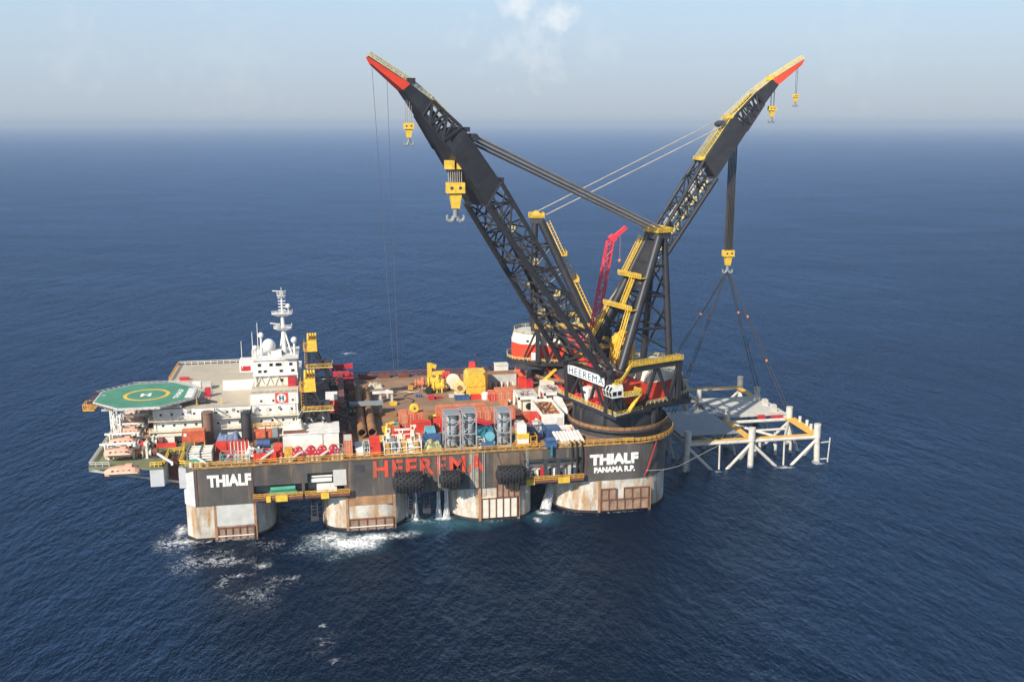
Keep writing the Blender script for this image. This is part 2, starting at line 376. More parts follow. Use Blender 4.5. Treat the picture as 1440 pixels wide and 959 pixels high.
    caps = mth('MULTIPLY', mth('SUBTRACT', noise(1/11, 0.5, 1.3, 80, 6.0, 0.72), 0.735), 20.0)
    foam = t.nodes.new('ShaderNodeMath'); foam.operation = 'MAXIMUM'; foam.use_clamp = True
    L.new(mth('MAXIMUM', mth('MULTIPLY', f12, 0.85), solid), foam.inputs[0]); L.new(caps, foam.inputs[1])
    aer = t.nodes.new('ShaderNodeMath'); aer.operation = 'MULTIPLY'; aer.use_clamp = True
    L.new(union([blob(42, -9, 16, 12), blob(64, 3.0, 15, 7), blob(72, 0, 22, 8), blob(97, -1, 8, 7)]), aer.inputs[0]); aer.inputs[1].default_value = 0.6
    deep = nd(t, 'ShaderNodeMix', data_type='RGBA'); deep.inputs[6].default_value = (0.0006, 0.0042, 0.0145, 1); deep.inputs[7].default_value = (0.001, 0.0085, 0.026, 1)
    L.new(noise(1/160, 0.5, 1.2, -15, 3.0), deep.inputs[0])
    m1 = nd(t, 'ShaderNodeMix', data_type='RGBA'); L.new(aer.outputs[0], m1.inputs[0]); L.new(deep.outputs[2], m1.inputs[6]); m1.inputs[7].default_value = (0.05, 0.15, 0.19, 1)
    m2 = nd(t, 'ShaderNodeMix', data_type='RGBA'); L.new(foam.outputs[0], m2.inputs[0]); L.new(m1.outputs[2], m2.inputs[6]); m2.inputs[7].default_value = (0.78, 0.8, 0.8, 1)
    dif = t.nodes.new('ShaderNodeBsdfDiffuse'); gl = t.nodes.new('ShaderNodeBsdfGlossy'); fr = t.nodes.new('ShaderNodeFresnel'); mixs = t.nodes.new('ShaderNodeMixShader')
    fr.inputs['IOR'].default_value = 1.33; gl.inputs['Roughness'].default_value = 0.1; gl.inputs['Color'].default_value = (0.4, 0.63, 1.0, 1)
    for n_ in (dif, gl, fr): L.new(bp.outputs[0], n_.inputs['Normal'])
    L.new(m2.outputs[2], dif.inputs['Color'])
    L.new(mth('MULTIPLY', mth('MAXIMUM', mth('SUBTRACT', mth('MULTIPLY', fr.outputs[0], 0.97), 0.062), 0.0), mth('SUBTRACT', 1.0, foam.outputs[0])), mixs.inputs[0])
    L.new(dif.outputs[0], mixs.inputs[1]); L.new(gl.outputs[0], mixs.inputs[2])
    L.new(mixs.outputs[0], t.nodes['Material Output'].inputs['Surface']); t.nodes.remove(b)
    mb = MB(); S = 60000.0
    mb.add([(-S,-S,0),(S,-S,0),(S,S,0),(-S,S,0)], [(0,1,2,3)])
    o = mb.build('sea', m); tag(o, 'deep blue rippled open sea with scattered whitecaps', None, None, 'structure')
make_sea()

def make_haze():
    m = bpy.data.materials.new('sea_haze'); m.use_nodes = True; t = m.node_tree; t.nodes.clear()
    o = t.nodes.new('ShaderNodeOutputMaterial'); v = t.nodes.new('ShaderNodeVolumePrincipled')
    v.inputs['Color'].default_value = (0.52, 0.63, 0.77, 1); v.inputs['Density'].default_value = 0.000095; v.inputs['Anisotropy'].default_value = 0.0
    t.links.new(v.outputs[0], o.inputs['Volume'])
    mb = MB(); S = 61000.0; mb.box(-S, S, -S, S, -1.0, 150.0)
    tag(mb.build('haze', m), 'pale sea haze that hides the horizon', None, None, 'stuff')
make_haze()

# ------------------------------------------------------------------ the crane vessel's hull
V = thing('crane_vessel', 'huge black semi-submersible crane vessel hull standing on pale rust-streaked columns', 'ship', (60, 45, 0))
W, XS = 90.0, 138.0       # beam, stern
def arc(cx, cy, r, a0, a1, n=10): return [(cx + r*math.cos(R(a0+(a1-a0)*i/n)), cy + r*math.sin(R(a0+(a1-a0)*i/n))) for i in range(n+1)]
hull_out = [(-2.5, 3.0), (0.6, 0)] + arc(124, 14, 14, -90, 0) + arc(124, 76, 14, 0, 90) + [(0, 90), (-2.5, 87)]
# the box of the hull is built in horizontal layers so the two galleries on the near side are real recesses
def hull_layer(z0, z1, cuts, name='hull', mat=M_HULL):
    pts = [(-2.5, 3.0), (0.6, 0)]
    for x0, x1, d in cuts: pts += [(x0, 0), (x0, d), (x1, d), (x1, 0)]
    pts += hull_out[2:]
    mb = MB(); n = len(pts)
    vs = [(x, y, z0) for x, y in pts] + [(x, y, z1) for x, y in pts]
    mb.add(vs, [tuple(range(n))[::-1], tuple(range(n, 2*n))] + [(i, (i+1) % n, n+(i+1) % n, n+i) for i in range(n)])
    return mb
mb = MB()
for z0, z1, cuts in ((10.0, 11.8, []), (11.8, 14.9, [(16.2, 29.0, 3.4), (29.8, 40.6, 3.4), (91.5, 108.8, 4.5)]), (14.9, 17.6, [(30.6, 38.2, 3.4), (91.5, 108.8, 4.5)]), (17.6, 20.9, [])):
    h = hull_layer(z0, z1, cuts); mb.add(h.v, h.f)
hull = mb.build('hull', M_HULL, V)
# gallery inner walls are paler
mb = MB(); mb.box(16.3, 28.9, 3.0, 3.35, 11.9, 14.85); mb.box(30.7, 38.1, 3.0, 3.35, 11.9, 17.5); mb.build('gallery_wall', M_GREY, V)
mb = MB(); mb.box(92.0, 108.5, 4.1, 4.45, 11.9, 17.5); mb.build('gallery_wall', M_CREAM, V)
mb = MB(); mb.box(37.6, 41.2, -0.12, 0.6, 13.6, 18.2); mb.build('hull_plate', M_LGREY, V)
mb = MB(); mb.box(31.5, 37.2, 1.0, 2.2, 14.6, 15.6); mb.tube((31.5,1.4,16.2),(37.4,1.4,16.2),0.35); mb.box(33, 38.5, 0.4, 2.2, 11.9, 13.9); mb.build('gallery_locker', M_WHITE, V)
mb = MB(); mb.tube((20.5,1.6,13.2),(27.2,1.6,13.4),0.95,10); mb.box(20.2,27.6,0.7,2.5,11.85,12.5); mb.build('green_tank', M_GREEN, V)
# plating seams and rubbing strips on the side
for x in (1.2, 15.9, 41.4, 66.5, 78.4, 90.4, 109.9):
    MB().bar((x, -0.06, 10.2), (x, -0.06, 20.8), 0.22, 0.16).build('rubbing_strip', M_BROWN, V)
for x0, x1 in ((16, 29.2), (29.8, 42), (91.0, 109)):
    MB().box(x0, x1, -1.5, 0.0, 11.0, 11.75).build('gallery_walkway', M_BROWN, V)
    MB().rail([(x0+0.1, -1.4, 11.75), (x1-0.1, -1.4, 11.75)], 1.2, 0.09, 1.5, (1.0, 0.6, 0.15)).build('gallery_railing', M_ORYEL, V)
for x, wd in ((23.5, 3.2), (35.2, 2.2), (93.2, 2.4), (103.0, 3.4), (20.0, 1.2)):
    MB().box(x-wd/2, x+wd/2, -1.75, -1.5, 10.6, 12.3).build('ladder_guard', M_YELLOW, V)
for k in range(9):
    x = 93.5 + k*1.65; MB().box(x, x+1.0, 1.8, 3.2, 11.85, 13.0 + 1.6*((k*37) % 5)/5).build('stored_gear', random.choice([M_WHITE, M_CREAM, M_LGREY, M_CRIM, M_BLUE]), V)
for x in (97.5, 101.2): MB().box(x, x+1.0, -0.1, 1.0, 11.85, 17.6).build('gallery_pillar', M_DARK, V)
for z in (13.6, 15.2): MB().box(93, 108, 2.6, 4.0, z, z+0.2).build('gallery_shelf', M_LGREY, V)

# deck sheet, green forward part, edge coaming
MB().prism([(x, y) for x, y in hull_out], 20.9, DZ).build('main_deck', M_DECK, V)
mb = MB(); mb.box(0.6, 120.5, -0.25, 0.35, DZ-0.25, DZ+0.2); mb.build('deck_edge', M_EDGE, V)
mb = MB(); mb.box(0.0, 109, 89.6, 90.2, DZ-0.3, DZ+0.3); mb.build('deck_edge', M_BROWN, V)
MB().rail([(-2.4, 3.2, DZ+0.2), (0.7, 0.2, DZ+0.2), (124, 0.2, DZ+0.2)], 1.25, 0.085, 2.0).build('deck_railing', M_ORYEL, V)
MB().rail([(40, 89.8, DZ+0.2), (108, 89.8, DZ+0.2)], 1.9, 0.16, 2.6, (1.0, 0.5)).build('deck_railing', M_BROWN, V)
for x0, x1 in ((48, 53), (55, 59), (62, 66)):
    MB().box(x0, x1, 88.2, 88.7, DZ, DZ+1.8).build('bulwark_panel', M_BROWN, V)
MB().bar((48, 42.0, DZ+0.25), (108, 42.0, DZ+0.25), 0.5, 0.5).build('deck_rail_beam', M_RUSTP, V)
MB().bar((52, 38.0, DZ+0.2), (84, 38.0, DZ+0.2), 0.35, 0.4).build('deck_rail_beam', M_RUSTP, V)
# stern walkway that flares round each crane tub
for cy_, a0, a1 in ((17, -108, 20), (73, -20, 108)):
    mb = MB(); out = arc(124, cy_, 17.2, a0, a1, 20); inn = arc(124, cy_, 14.2, a1, a0, 20); n = 21
    vs = [(x, y, 20.7) for x, y in out+inn] + [(x, y, 21.05) for x, y in out+inn]; k = 42
    fs = [(i, i+1, k-2-i, k-1-i)[::-1] for i in range(n-1)] + [(k+i, k+i+1, 2*k-2-i, 2*k-1-i) for i in range(n-1)] + [(i, i+1, k+i+1, k+i) for i in range(n-1)] + [(n+i, n+i+1, k+n+i+1, k+n+i) for i in range(n-1)]
    mb.add(vs, fs); mb.build('stern_walkway', M_EDGE, V)
    MB().rail([(x, y, 21.05) for x, y in arc(124, cy_, 17.0, a0, a1, 20)], 1.2, 0.09, 1.6).build('stern_railing', M_ORYEL, V)
# crane tubs: steel drum and ring deck with its railing
for cy_ in (17, 73):
    MB().lathe((124, cy_, 0), [(13.6, 20.9), (13.6, 22.6), (15.3, 23.4), (15.3, 23.9)], 48).build('crane_tub', M_DARK, V, True)
    MB().rail([(x, y, 23.9) for x, y in arc(124, cy_, 15.1, 0, 360, 44)], 1.0, 0.11, 2.2, (1.0, 0.75, 0.5, 0.25)).build('tub_railing', M_RUSTP, V)

# columns: rounded ends, rubbing panels, rusty belt and dark waterline
def stadium(x0, x1, y0, y1, rl, rr, chamfer=False):
    if chamfer: left = [(x0, y1-3), (x0, y0+3.0), (x0+2.6, y0)]
    else: left = arc(x0+rl, y0+rl, rl, 180, 270, 10)
    right = arc(x1-rr, y0+rr, rr, 270, 360, 10)
    return left + right + arc(x1-rr, y1-rr, rr, 0, 90, 8) + arc(x0+rl, y1-rl, rl, 90, 180, 8)
cols = ((-2.4, 21.0, 3, 9.0, True, (6.0, 15.6)), (34.2, 58.0, 7.5, 7.5, False, (41.6, 53.8)), (70.2, 94.6, 11.0, 6.0, False, (79.2, 89.5)), (101.0, XS-0.2, 13.0, 13.8, False, (114.6, 129.0)))
for near in (True, False):
    for x0, x1, rl, rr, ch, pn in cols:
        y0, y1 = (0.25, 26.0)
        sh = stadium(x0, x1, y0, y1, rl, rr, ch)
        if not near: sh = [(x, 90 - y) for x, y in sh][::-1]
        c = MB().prism(sh, -9.0, 10.2).build('column', M_COLUMN, V, True)
        grow = [(x + (0.03 if x > (x0+x1)/2 else -0.03), y + (0.03 if y > (13 if near else 77) else -0.03)) for x, y in sh]
        MB().prism(grow, -9.0, 0.7).build('waterline_band', M_FOUL, c, True)
        if not near: continue
        a, b_ = pn
        def panel(xa, xb, za, zb, n, mat=M_PANEL):
            p = MB().box(xa, xb, -0.2, 0.28, za, zb).build('rubbing_panel', mat, c)
            r_ = MB()
            for i in range(n+1):
                x = xa + (xb-xa)*i/n; r_.box(x-0.14, x+0.14, -0.42, -0.19, za-0.05, zb+0.05)
            r_.box(xa, xb, -0.36, -0.205, zb-0.35, zb-0.05)
            r_.build('panel_ribs', M_BROWN, p)
        if x0 < 0:
            panel(a, b_, -0.6, 3.6, 5); MB().box(5.5, 15.8, 0.05, 0.27, 3.9, 9.9).build('paint_patch', M_LGREY, c)
            MB().box(a, b_, -0.5, -0.43, 1.0, 1.3).build('draught_strip', M_WHITE, c)
        elif x0 < 40:
            panel(a, b_, -0.6, 3.4, 5); MB().box(a, b_, 0.06, 0.27, 7.3, 9.9).build('rust_belt', M_RUSTB, c); MB().box(a, b_, -0.5, -0.43, 0.9, 1.2).build('draught_strip', M_WHITE, c)
        elif x0 < 80:
            panel(a, b_, 0.9, 7.0, 5, M_CREAM); panel(83.6, 90.2, 6.9, 11.9, 4)
        else:
            panel(a, b_, 0.6, 4.0, 6); panel(a, 119.0, 4.1, 7.4, 2); panel(121.5, b_, 4.1, 7.4, 3)
        for x in (a-0.5, b_+0.5):
            MB().box(x-0.35, x+0.35, 0.0, 0.26, -0.5, 10.1).build('rust_belt', M_RUSTB, c)
# pale chamfered bow corner above the first column and the outlined box beside the second
mb = MB(); mb.add([(-2.62,3.0,10.0),(0.55,-0.12,10.0),(0.55,-0.12,20.2),(-2.62,3.0,18.6)], [(0,1,2,3)]); mb.add([(-2.6,3.05,10.0),(0.57,-0.07,10.0),(0.57,-0.07,20.2),(-2.6,3.05,18.6)], [(3,2,1,0)]); mb.build('bow_corner_plate', M_HULLGREY, V)
MB().box(43.6, 46.2, -0.1, 0.02, 17.0, 19.2).build('sea_chest_cover', M_DARK, V)
# pale spilled paint streaks on the side near the last letters
MB().box(75.8, 78.6, -0.05, 0.02, 10.3, 20.6).build('paint_streak', paint('spilled_pale_paint', (0.32, 0.28, 0.22), 0.6, var=0.5, scale=0.5, rust=0.5, rust_rgb=(0.1, 0.08, 0.06), rust_z=0.05), V)
MB().box(82.6, 90.2, -0.05, 0.02, 10.3, 20.3).build('paint_streak', paint('brown_stained_paint', (0.16, 0.115, 0.075), 0.6, var=0.5, scale=0.3, rust=0.6, rust_rgb=(0.08, 0.06, 0.045), rust_z=0.04), V)
MB().box(90.4, 97, -0.05, 0.02, 17.8, 20.5).build('paint_streak', MATS['brown_stained_paint'], V)
# ladders down the side
for x in (67.0, 76.6, 79.8, 92.4):
    mb = MB()
    for dx in (-0.25, 0.25): mb.bar((x+dx, -0.25, 8 if x > 70 else 10.4), (x+dx, -0.25, 20.8), 0.09)
    for k in range(14): mb.bar((x-0.25, -0.25, 10.6+k*0.72), (x+0.25, -0.25, 10.6+k*0.72), 0.07)
    mb.build('side_ladder', M_LGREY, V)
# gratings and stair frames hanging between the columns
for x in (31.3, 62.8, 58.4):
    mb = MB()
    for dx in (0, 1.6): mb.bar((x+dx, 2.0, 4.0), (x+dx, 2.0, 10.2), 0.3)
    for k in range(6): mb.bar((x, 2.0, 4.2+k), (x+1.6, 2.0, 4.2+k), 0.16)
    mb.box(x-0.3, x+1.9, 1.4, 2.6, 3.0, 4.2); mb.build('hanging_ladder_frame', M_DARK, V)
# names on the side: worn red owner's name amidships, white ship's name fore and aft
side = lambda x, z, y=-0.1: frame((x, y, z), (1, 0, 0), (0, 0, 1))
lettering('HEEREMA', 6.6, M_REDLET, side(48.6, 15.4), V, 'owner_lettering', 0.03, 0.04, 31.6, 'LEFT', 1.16)
lettering('THIALF', 4.3, M_WHLET, side(4.0, 15.6), V, 'name_lettering', 0.055, 0.04, 11.6)
lettering('THIALF', 4.1, M_WHLET, side(111.0, 15.0), V, 'name_lettering', 0.065, 0.04, 14.6)
lettering('PANAMA R.P.', 2.2, M_WHLET, side(112.3, 12.5), V, 'port_lettering', 0.055, 0.04, 12.4)

# ------------------------------------------------------------------ bow platform
mb = MB(); mb.prism([(-27.5, 6.5), (-11.2, 3.0), (-7.6, 3.0), (-7.6, 15), (-3.6, 15), (-3.6, 3.4), (-2.4, 3.2), (-2.4, 84), (-9.0, 87), (-27.5, 84)], 20.3, DZ); mb.build('bow_platform', M_GREEND, V)
MB().box(-11.2, -7.65, 3.15, 15.0, 15.4, 20.28).build('bow_box', M_HULLGREY, V)
mb = MB(); mb.box(-7.6, -3.65, 11.0, 15.0, 12.5, 20.25); mb.build('fairlead_recess', M_BROWN, V)
MB().box(-3.6, -1.4, 2.2, 12.0, 14.8, 20.4).build('bow_corner_block', M_HULLGREY, V)
for y in (6.6, 30, 55, 80):
    mb = MB()
    mb.bar((-27.4, y, 20.0), (-2.6, y, 14.8), 0.5); mb.bar((-27.4, y, 20.1), (-11.3, y, 20.1), 0.5); mb.bar((-19, y, 18.3), (-13.2, y, 20.2), 0.35); mb.bar((-13.5, y, 20.2), (-16, y, 17.7), 0.35); mb.bar((-22.5, y, 19.0), (-22.5, y, 20.2), 0.35); mb.bar((-16, y, 17.7), (-16, y, 20.2), 0.35)
    mb.build('bow_truss', M_LGREY, V)
MB().rail([(-27.3, 84, DZ), (-27.3, 6.7, DZ), (-22.0, 5.8, DZ)], 1.2, 0.08, 1.6).build('bow_railing', M_LGREY, V)
MB().rail([(-11, 3.4, DZ), (-7.7, 3.2, DZ), (-7.7, 14.8, DZ), (-3.5, 15.1, DZ), (-3.4, 3.3, DZ), (-1.8, 2.6, DZ)], 1.3, 0.11, 1.3).build('bow_railing', M_YELLOW, V)

# ------------------------------------------------------------------ the two heavy-lift cranes
PIV = (11.0, 41.5)
def make_crane(cx, cy_, th, tilt, label, reach=1.0):
    T = thing('heavy_lift_crane', label, 'crane', (cx, cy_, 23.9), R(th))
    M = Matrix.Translation((cx, cy_, 0)) @ Matrix.Rotation(R(th), 4, 'Z')
    N = lambda: MB(M)
    def bt(r, z):                      # boom point (drawn at the higher luffing angle) turned about the pivot
        a = R(tilt); dr, dz = (r - PIV[0])*reach, (z - PIV[1])*reach
        return (PIV[0] + dr*math.cos(a) - dz*math.sin(a), PIV[1] + dr*math.sin(a) + dz*math.cos(a))
    def b3(r, v, z): x, zz = bt(r, z); return (x, v, zz)
    # slewing drum and platforms
    N().lathe((0, 0, 0), [(13.0, 23.9), (12.4, 28.3)], 40).build('slewing_drum', M_BLACK, T, True)
    for k in range(10):
        a = 2*math.pi*k/10; N().box(13.0*math.cos(a)-0.5, 13.0*math.cos(a)+0.5, 13.0*math.sin(a)-0.5, 13.0*math.sin(a)+0.5, 23.92, 28.3).build('drum_bracket', M_DARK, T)
    N().prism([(12, -15.6), (12, 15.6), (0.5, 13.2), (-3, 13.0), (-3, -13.0), (0.5, -13.2)], 28.5, 29.5).build('front_platform', M_BLACK, T)
    N().prism([(11.8, -15.3), (11.8, 15.3), (0.5, 13.0), (0.5, -13.0)], 29.5, 29.56).build('platform_floor', M_LGREY, T)
    N().prism([(0.3, -13), (0.3, 13), (-11, 12.4), (-21.5, 8.0), (-24, 3.5), (-24, -3.5), (-21.5, -8), (-11, -12.4)], 29.3, 30.6).build('rear_platform', M_BLACK, T)
    for v in (-11.9, 11.9):
        N().box(-21, -11.2, min(v*0.62, v*0.8), max(v*0.62, v*0.8), 27.6, 29.3).build('counterweight_box', M_DARK, T)
    N().rail([(0.6, -13.0, 29.55), (11.8, -15.4, 29.55), (11.8, 15.4, 29.55), (0.6, 13.1, 29.55)], 1.2, 0.065, 1.6).build('platform_railing', M_YELLOW, T)
    N().rail([(-1, 12.9, 30.6), (-11, 12.2, 30.6), (-21.4, 7.9, 30.6), (-23.9, 3.4, 30.6), (-23.9, -3.4, 30.6), (-21.4, -7.9, 30.6), (-11, -12.2, 30.6), (-1, -12.9, 30.6)], 1.1, 0.08, 1.6).build('platform_railing', M_PALEY, T)
    # machinery house: red lower wall, pale upper wall, roof
    P0 = [(8.4, -7.6), (8.4, 7.6), (3.6, 9.8), (-10, 10.2), (-19.5, 7.2), (-22.3, 3.0), (-22.3, -3.0), (-19.5, -7.2), (-10, -10.2), (3.6, -9.8)]
    P1 = [(-4.0, -9.82), (-4.0, 9.82), (-10, 10.22), (-19.5, 7.22), (-22.32, 3.0), (-22.32, -3.0), (-19.5, -7.22), (-10, -10.22)]
    P2 = [(-5.2, -8.8), (-5.2, 8.8), (-9.6, 9.2), (-18.6, 6.6), (-21.3, 2.8), (-21.3, -2.8), (-18.6, -6.6), (-9.6, -9.2)]
    house = N().prism(P0, 30.6, 36.2).build('machinery_house', M_RED, T)
    N().frustum([(r, v, 36.2) for r, v in P1], [(r, v, 39.4) for r, v in P2]).build('upper_wall', M_CREAM, house)
    N().prism([(r*0.97, v*0.95) for r, v in P2], 39.4, 39.6).build('roof', M_LGREY, house)
    for v0, v1 in ((-7, -2.5), (-1.5, 3.0), (4.0, 7.4)):
        N().box(-14, -6.5, v0, v1, 39.6, 39.85).build('roof_hatch', M_GREY if v0 < 3 else M_WHITE, house)
    for s in (-1, 1):
        N().bar((-14.0, s*9.15, 30.7), (-15.2, s*8.78, 30.7), 0.2, 0.2).build('door_sill', M_LGREY, house)
        mb = N(); mb.add([(-14.2, s*9.0, 30.7), (-15.6, s*8.56, 30.7), (-15.6, s*8.56, 33.4), (-14.2, s*9.0, 33.4), (-14.16, s*9.14, 30.7), (-15.56, s*8.7, 30.7), (-15.56, s*8.7, 33.4), (-14.16, s*9.14, 33.4)], [(0,1,2,3),(4,7,6,5),(0,4,5,1),(2,6,7,3),(1,5,6,2),(0,3,7,4)]); mb.build('door', M_WHITE, house)
        N().box(-17.4, -16.5, s*7.0-1.1, s*7.0+1.1, 37.0, 37.7).build('vent', M_DARK, house)
    N().rail([(r, v, 39.5) for r, v in (P2[1:] )], 1.1, 0.07, 1.6).build('roof_railing', M_PALEY, house)
    # side trusses carry a yellow walkway
    for s in (-1, 1):
        v = s*12.0; t = N()
        t.bar((8.0, v, 40.4), (4.5, v, 41.6), 1.0); t.bar((4.5, v, 41.6), (-14.6, v, 42.0), 1.0, 1.5)
        t.bar((-13.6, v, 30.6), (-13.6, v, 42.0), 1.4); t.bar((-14.0, v*0.96, 42), (-18.5, v*0.72, 30.7), 0.6)
        for a, b_ in (((-1.0, 30.6), (-5.0, 41.4)), ((-10.0, 30.6), (-5.6, 41.4)), ((-10.2, 30.6), (-13.2, 41.0)), ((6.0, 29.6), (9.5, 40.2)), ((6.0, 29.6), (-0.8, 31.2))):
            t.bar((a[0], v, a[1]), (b_[0], v, b_[1]), 0.85)
        t.build('side_truss', M_BLACK, T)
        N().box(-14.6, 4.4, v-0.8, v+0.8, 42.75, 42.95).build('truss_walkway', M_YELLOW, T)
        N().rail([(4.4, v+s*0.75, 42.9), (-14.6, v+s*0.75, 42.9)], 1.3, 0.085, 0.9, (1.0, 0.6, 0.25)).build('walkway_railing', M_YELLOW, T)
        N().rail([(4.4, v-s*0.75, 42.9), (-14.6, v-s*0.75, 42.9)], 1.3, 0.07, 1.2).build('walkway_railing', M_YELLOW, T)
        st = N(); st.bar((4.4, v, 42.9), (8.6, v*1.04, 38.6), 1.3, 0.25); st.box(8.4, 10.8, v*1.04-0.9, v*1.04+0.9, 38.3, 38.55); st.build('walkway_stair', M_YELLOW, T)
        N().rail([(4.4, v+s*0.7, 42.9), (8.6, v*1.04+s*0.7, 38.6), (10.8, v*1.04+s*0.7, 38.5)], 1.2, 0.1, 0.9).build('walkway_railing', M_YELLOW, T)
    # boom pedestals
    for s in (-1, 1):
        mb = N(); mb.frustum([(9.0, s*10.2-0.9, 29.5), (12, s*10.2-0.9, 29.5), (12, s*10.2+0.9, 29.5), (9.0, s*10.2+0.9, 29.5)], [(9.6, s*11.0-1.0, 41.5), (12.2, s*11.0-1.0, 41.5), (12.2, s*11.0+1.0, 41.5), (9.6, s*11.0+1.0, 41.5)])
        mb.tube((11, s*9.6, 41.5), (11, s*12.8, 41.5), 1.1, 14); mb.bar((11.3, s*9.2, 29.6), (11.3, s*4.2, 36.8), 0.75); mb.bar((11.3, s*1.2, 29.6), (11.3, s*4.0, 36.8), 0.75); mb.build('boom_pedestal', M_BLACK, T)
    mb = N(); mb.bar((11.0, -11, 40.4), (11.0, 11, 40.4), 1.3, 1.0); mb.bar((10.6, -10, 37.0), (10.6, 10, 37.0), 0.8, 0.7); mb.build('cross_beam', M_BLACK, T)
    # name board across the front
    brd = N().box(11.55, 11.85, -10.0, 9.9, 37.0, 39.9).build('name_board', M_WHITE, T)
    lettering('HEEREMA', 3.0, M_NAVY, M @ frame((11.9, -9.2, 37.4), (0, 1, 0), (0, 0, 1)), brd, 'lettering', 0.0, 0.03, 18.2, 'LEFT', 1.12)
    # operator's cab on its own tower
    cb = N(); cb.frustum([(8.6, 9.8, 34.7), (12.3, 9.8, 34.7), (12.3, 14.2, 34.7), (8.6, 14.2, 34.7)], [(8.6, 9.8, 37.0), (12.9, 9.8, 36.6), (12.9, 14.2, 36.6), (8.6, 14.2, 37.0)])
    cb.frustum([(8.6, 9.8, 37.0), (12.9, 9.8, 36.6), (12.9, 14.2, 36.6), (8.6, 14.2, 37.0)], [(8.6, 10.1, 38.2), (12.0, 10.1, 38.2), (12.0, 13.9, 38.2), (8.6, 13.9, 38.2)])
    cab = cb.build('operator_cab', M_WHITE, T)
    for v0 in (10.05, 11.55, 12.95):
        N().add([(12.42, v0, 35.0), (12.42, v0+1.1, 35.0), (12.94, v0+1.1, 36.6), (12.94, v0, 36.6)], [(0,1,2,3)]).build('cab_window', M_GLASS, cab)
        N().add([(12.93, v0, 36.75), (12.93, v0+1.1, 36.75), (12.2, v0+1.0, 38.0), (12.2, v0+0.1, 38.0)], [(0,1,2,3)]).build('cab_window', M_GLASS, cab)
    for r0 in (9.2, 11.0):
        N().box(r0, r0+1.3, 14.18, 14.26, 35.4, 36.6).build('cab_window', M_GLASS, cab)
    mb = N()
    for r in (8.9, 12.0):
        for v in (10.2, 13.8): mb.bar((r, v, 29.5), (r, v, 34.7), 0.35)
    mb.bar((12, 10.2, 29.6), (12, 13.8, 34.6), 0.3); mb.bar((8.9, 13.8, 29.6), (12, 13.8, 34.6), 0.3); mb.box(8.0, 9.6, 9.9, 13.5, 29.5, 34.6); mb.build('cab_tower', M_BLACK, T)
    N().box(2.0, 8.6, 10.6, 14.6, 34.6, 34.9).build('cab_landing', M_PALEY, T)
    N().rail([(8.6, 14.5, 34.9), (2.0, 14.5, 34.9), (2.0, 10.7, 34.9)], 1.25, 0.12, 1.0).build('cab_railing', M_YELLOW, T)
    N().bar((2.2, 13.9, 34.8), (6.5, 13.9, 29.7), 1.3, 0.3).build('cab_stair', M_YELLOW, T)
    # deck winches and lockers along the front edge
    for k, v in enumerate((-13.2, -11.0, -8.6, -6.2, -3.9, 4.4, 6.8)):
        w = N().box(9.6, 11.2, v-0.9, v+0.9, 29.56, 30.3).build('winch', M_CRIM, T)
        N().tube((10.4, v-0.8, 30.7), (10.4, v+0.8, 30.7), 0.65, 12).build('winch_drum', M_CRIM, w, True)
    N().box(9.0, 11.6, 0.7, 2.6, 29.56, 31.6).build('control_box', M_CRIM, T)
    lk = N().box(8.6, 11.2, -3.0, 0.4, 29.9, 34.2).build('white_locker', M_WHITE, T)
    N().box(11.2, 11.26, -2.2, -0.8, 32.4, 33.2).build('locker_vent', M_DARK, lk)
    # A-frame
    TOP = (-13.6, 79.5)
    fl, bl = [], []
    for s in (-1, 1):
        N().tube((5.5, s*8.6, 41.0), (TOP[0]+1.5, s*2.6, TOP[1]-1.0), 1.35, 10).build('front_leg', M_BLACK, T, True)
        N().tube((-14.6, s*6.4, 39.6), (TOP[0]-0.6, s*2.6, TOP[1]-1.0), 1.1, 10, 0.95).build('back_leg', M_BLACK, T, True)
        a = N()
        for t0, t1 in ((0.12, 0.3), (0.34, 0.55), (0.58, 0.78)):
            F = lambda t: Vector((5.5, s*8.6, 41.0)).lerp(Vector((TOP[0]+1.5, s*2.6, TOP[1]-1.0)), t); B = lambda t: Vector((-14.6, s*6.4, 39.6)).lerp(Vector((TOP[0]-0.6, s*2.6, TOP[1]-1.0)), t)
            a.tube(F(t1), B(t1), 0.4, 6); a.tube(B(t0), F(t1), 0.3, 6)
        a.build('frame_brace', M_BLACK, T)
    FM = lambda t, v: Vector((5.5, 0, 41.0)).lerp(Vector((TOP[0]+1.5, 0, TOP[1]-1.0)), t) + Vector((1.5, v, 0.9))
    hwf = lambda t: 8.6 + (2.6-8.6)*t
    for ta, tb, va, vb in ((0.06, 0.42, -hwf(0.06), -hwf(0.42)), (0.06, 0.42, hwf(0.06)-1.6, hwf(0.42)-1.6), (0.42, 0.66, 0.6, 0.6), (0.66, 0.97, -hwf(0.66), -hwf(0.97))):
        wl_ = N(); A, B = FM(ta, va), FM(tb, vb); n = 12; nr = Vector((0.9, 0, 0.7))
        for dv in (-0.45, 0.45): wl_.bar(A+Vector((0, dv, 0)), B+Vector((0, dv, 0)), 0.3); wl_.bar(A+nr+Vector((0, dv, 0)), B+nr+Vector((0, dv, 0)), 0.2)
        for k in range(n): q = A.lerp(B, k/n); wl_.bar(q+Vector((0, -0.45, 0)), q+Vector((0, 0.45, 0)), 0.22); wl_.bar(q+Vector((0, 0.45, 0)), q+nr+Vector((0, 0.45, 0)), 0.15)
        wl_.build('leg_walkway', M_YELLOW, T)
    mb = N()
    for t in (0.16, 0.42, 0.62, 0.8):
        mb = N(); A, B = Vector((5.5, -8.6, 41)).lerp(Vector((TOP[0]+1.5, -2.6, TOP[1]-1)), t), Vector((5.5, 8.6, 41)).lerp(Vector((TOP[0]+1.5, 2.6, TOP[1]-1)), t); mb.bar(A, B, 1.0); mb.build('frame_tie', M_BLACK, T)
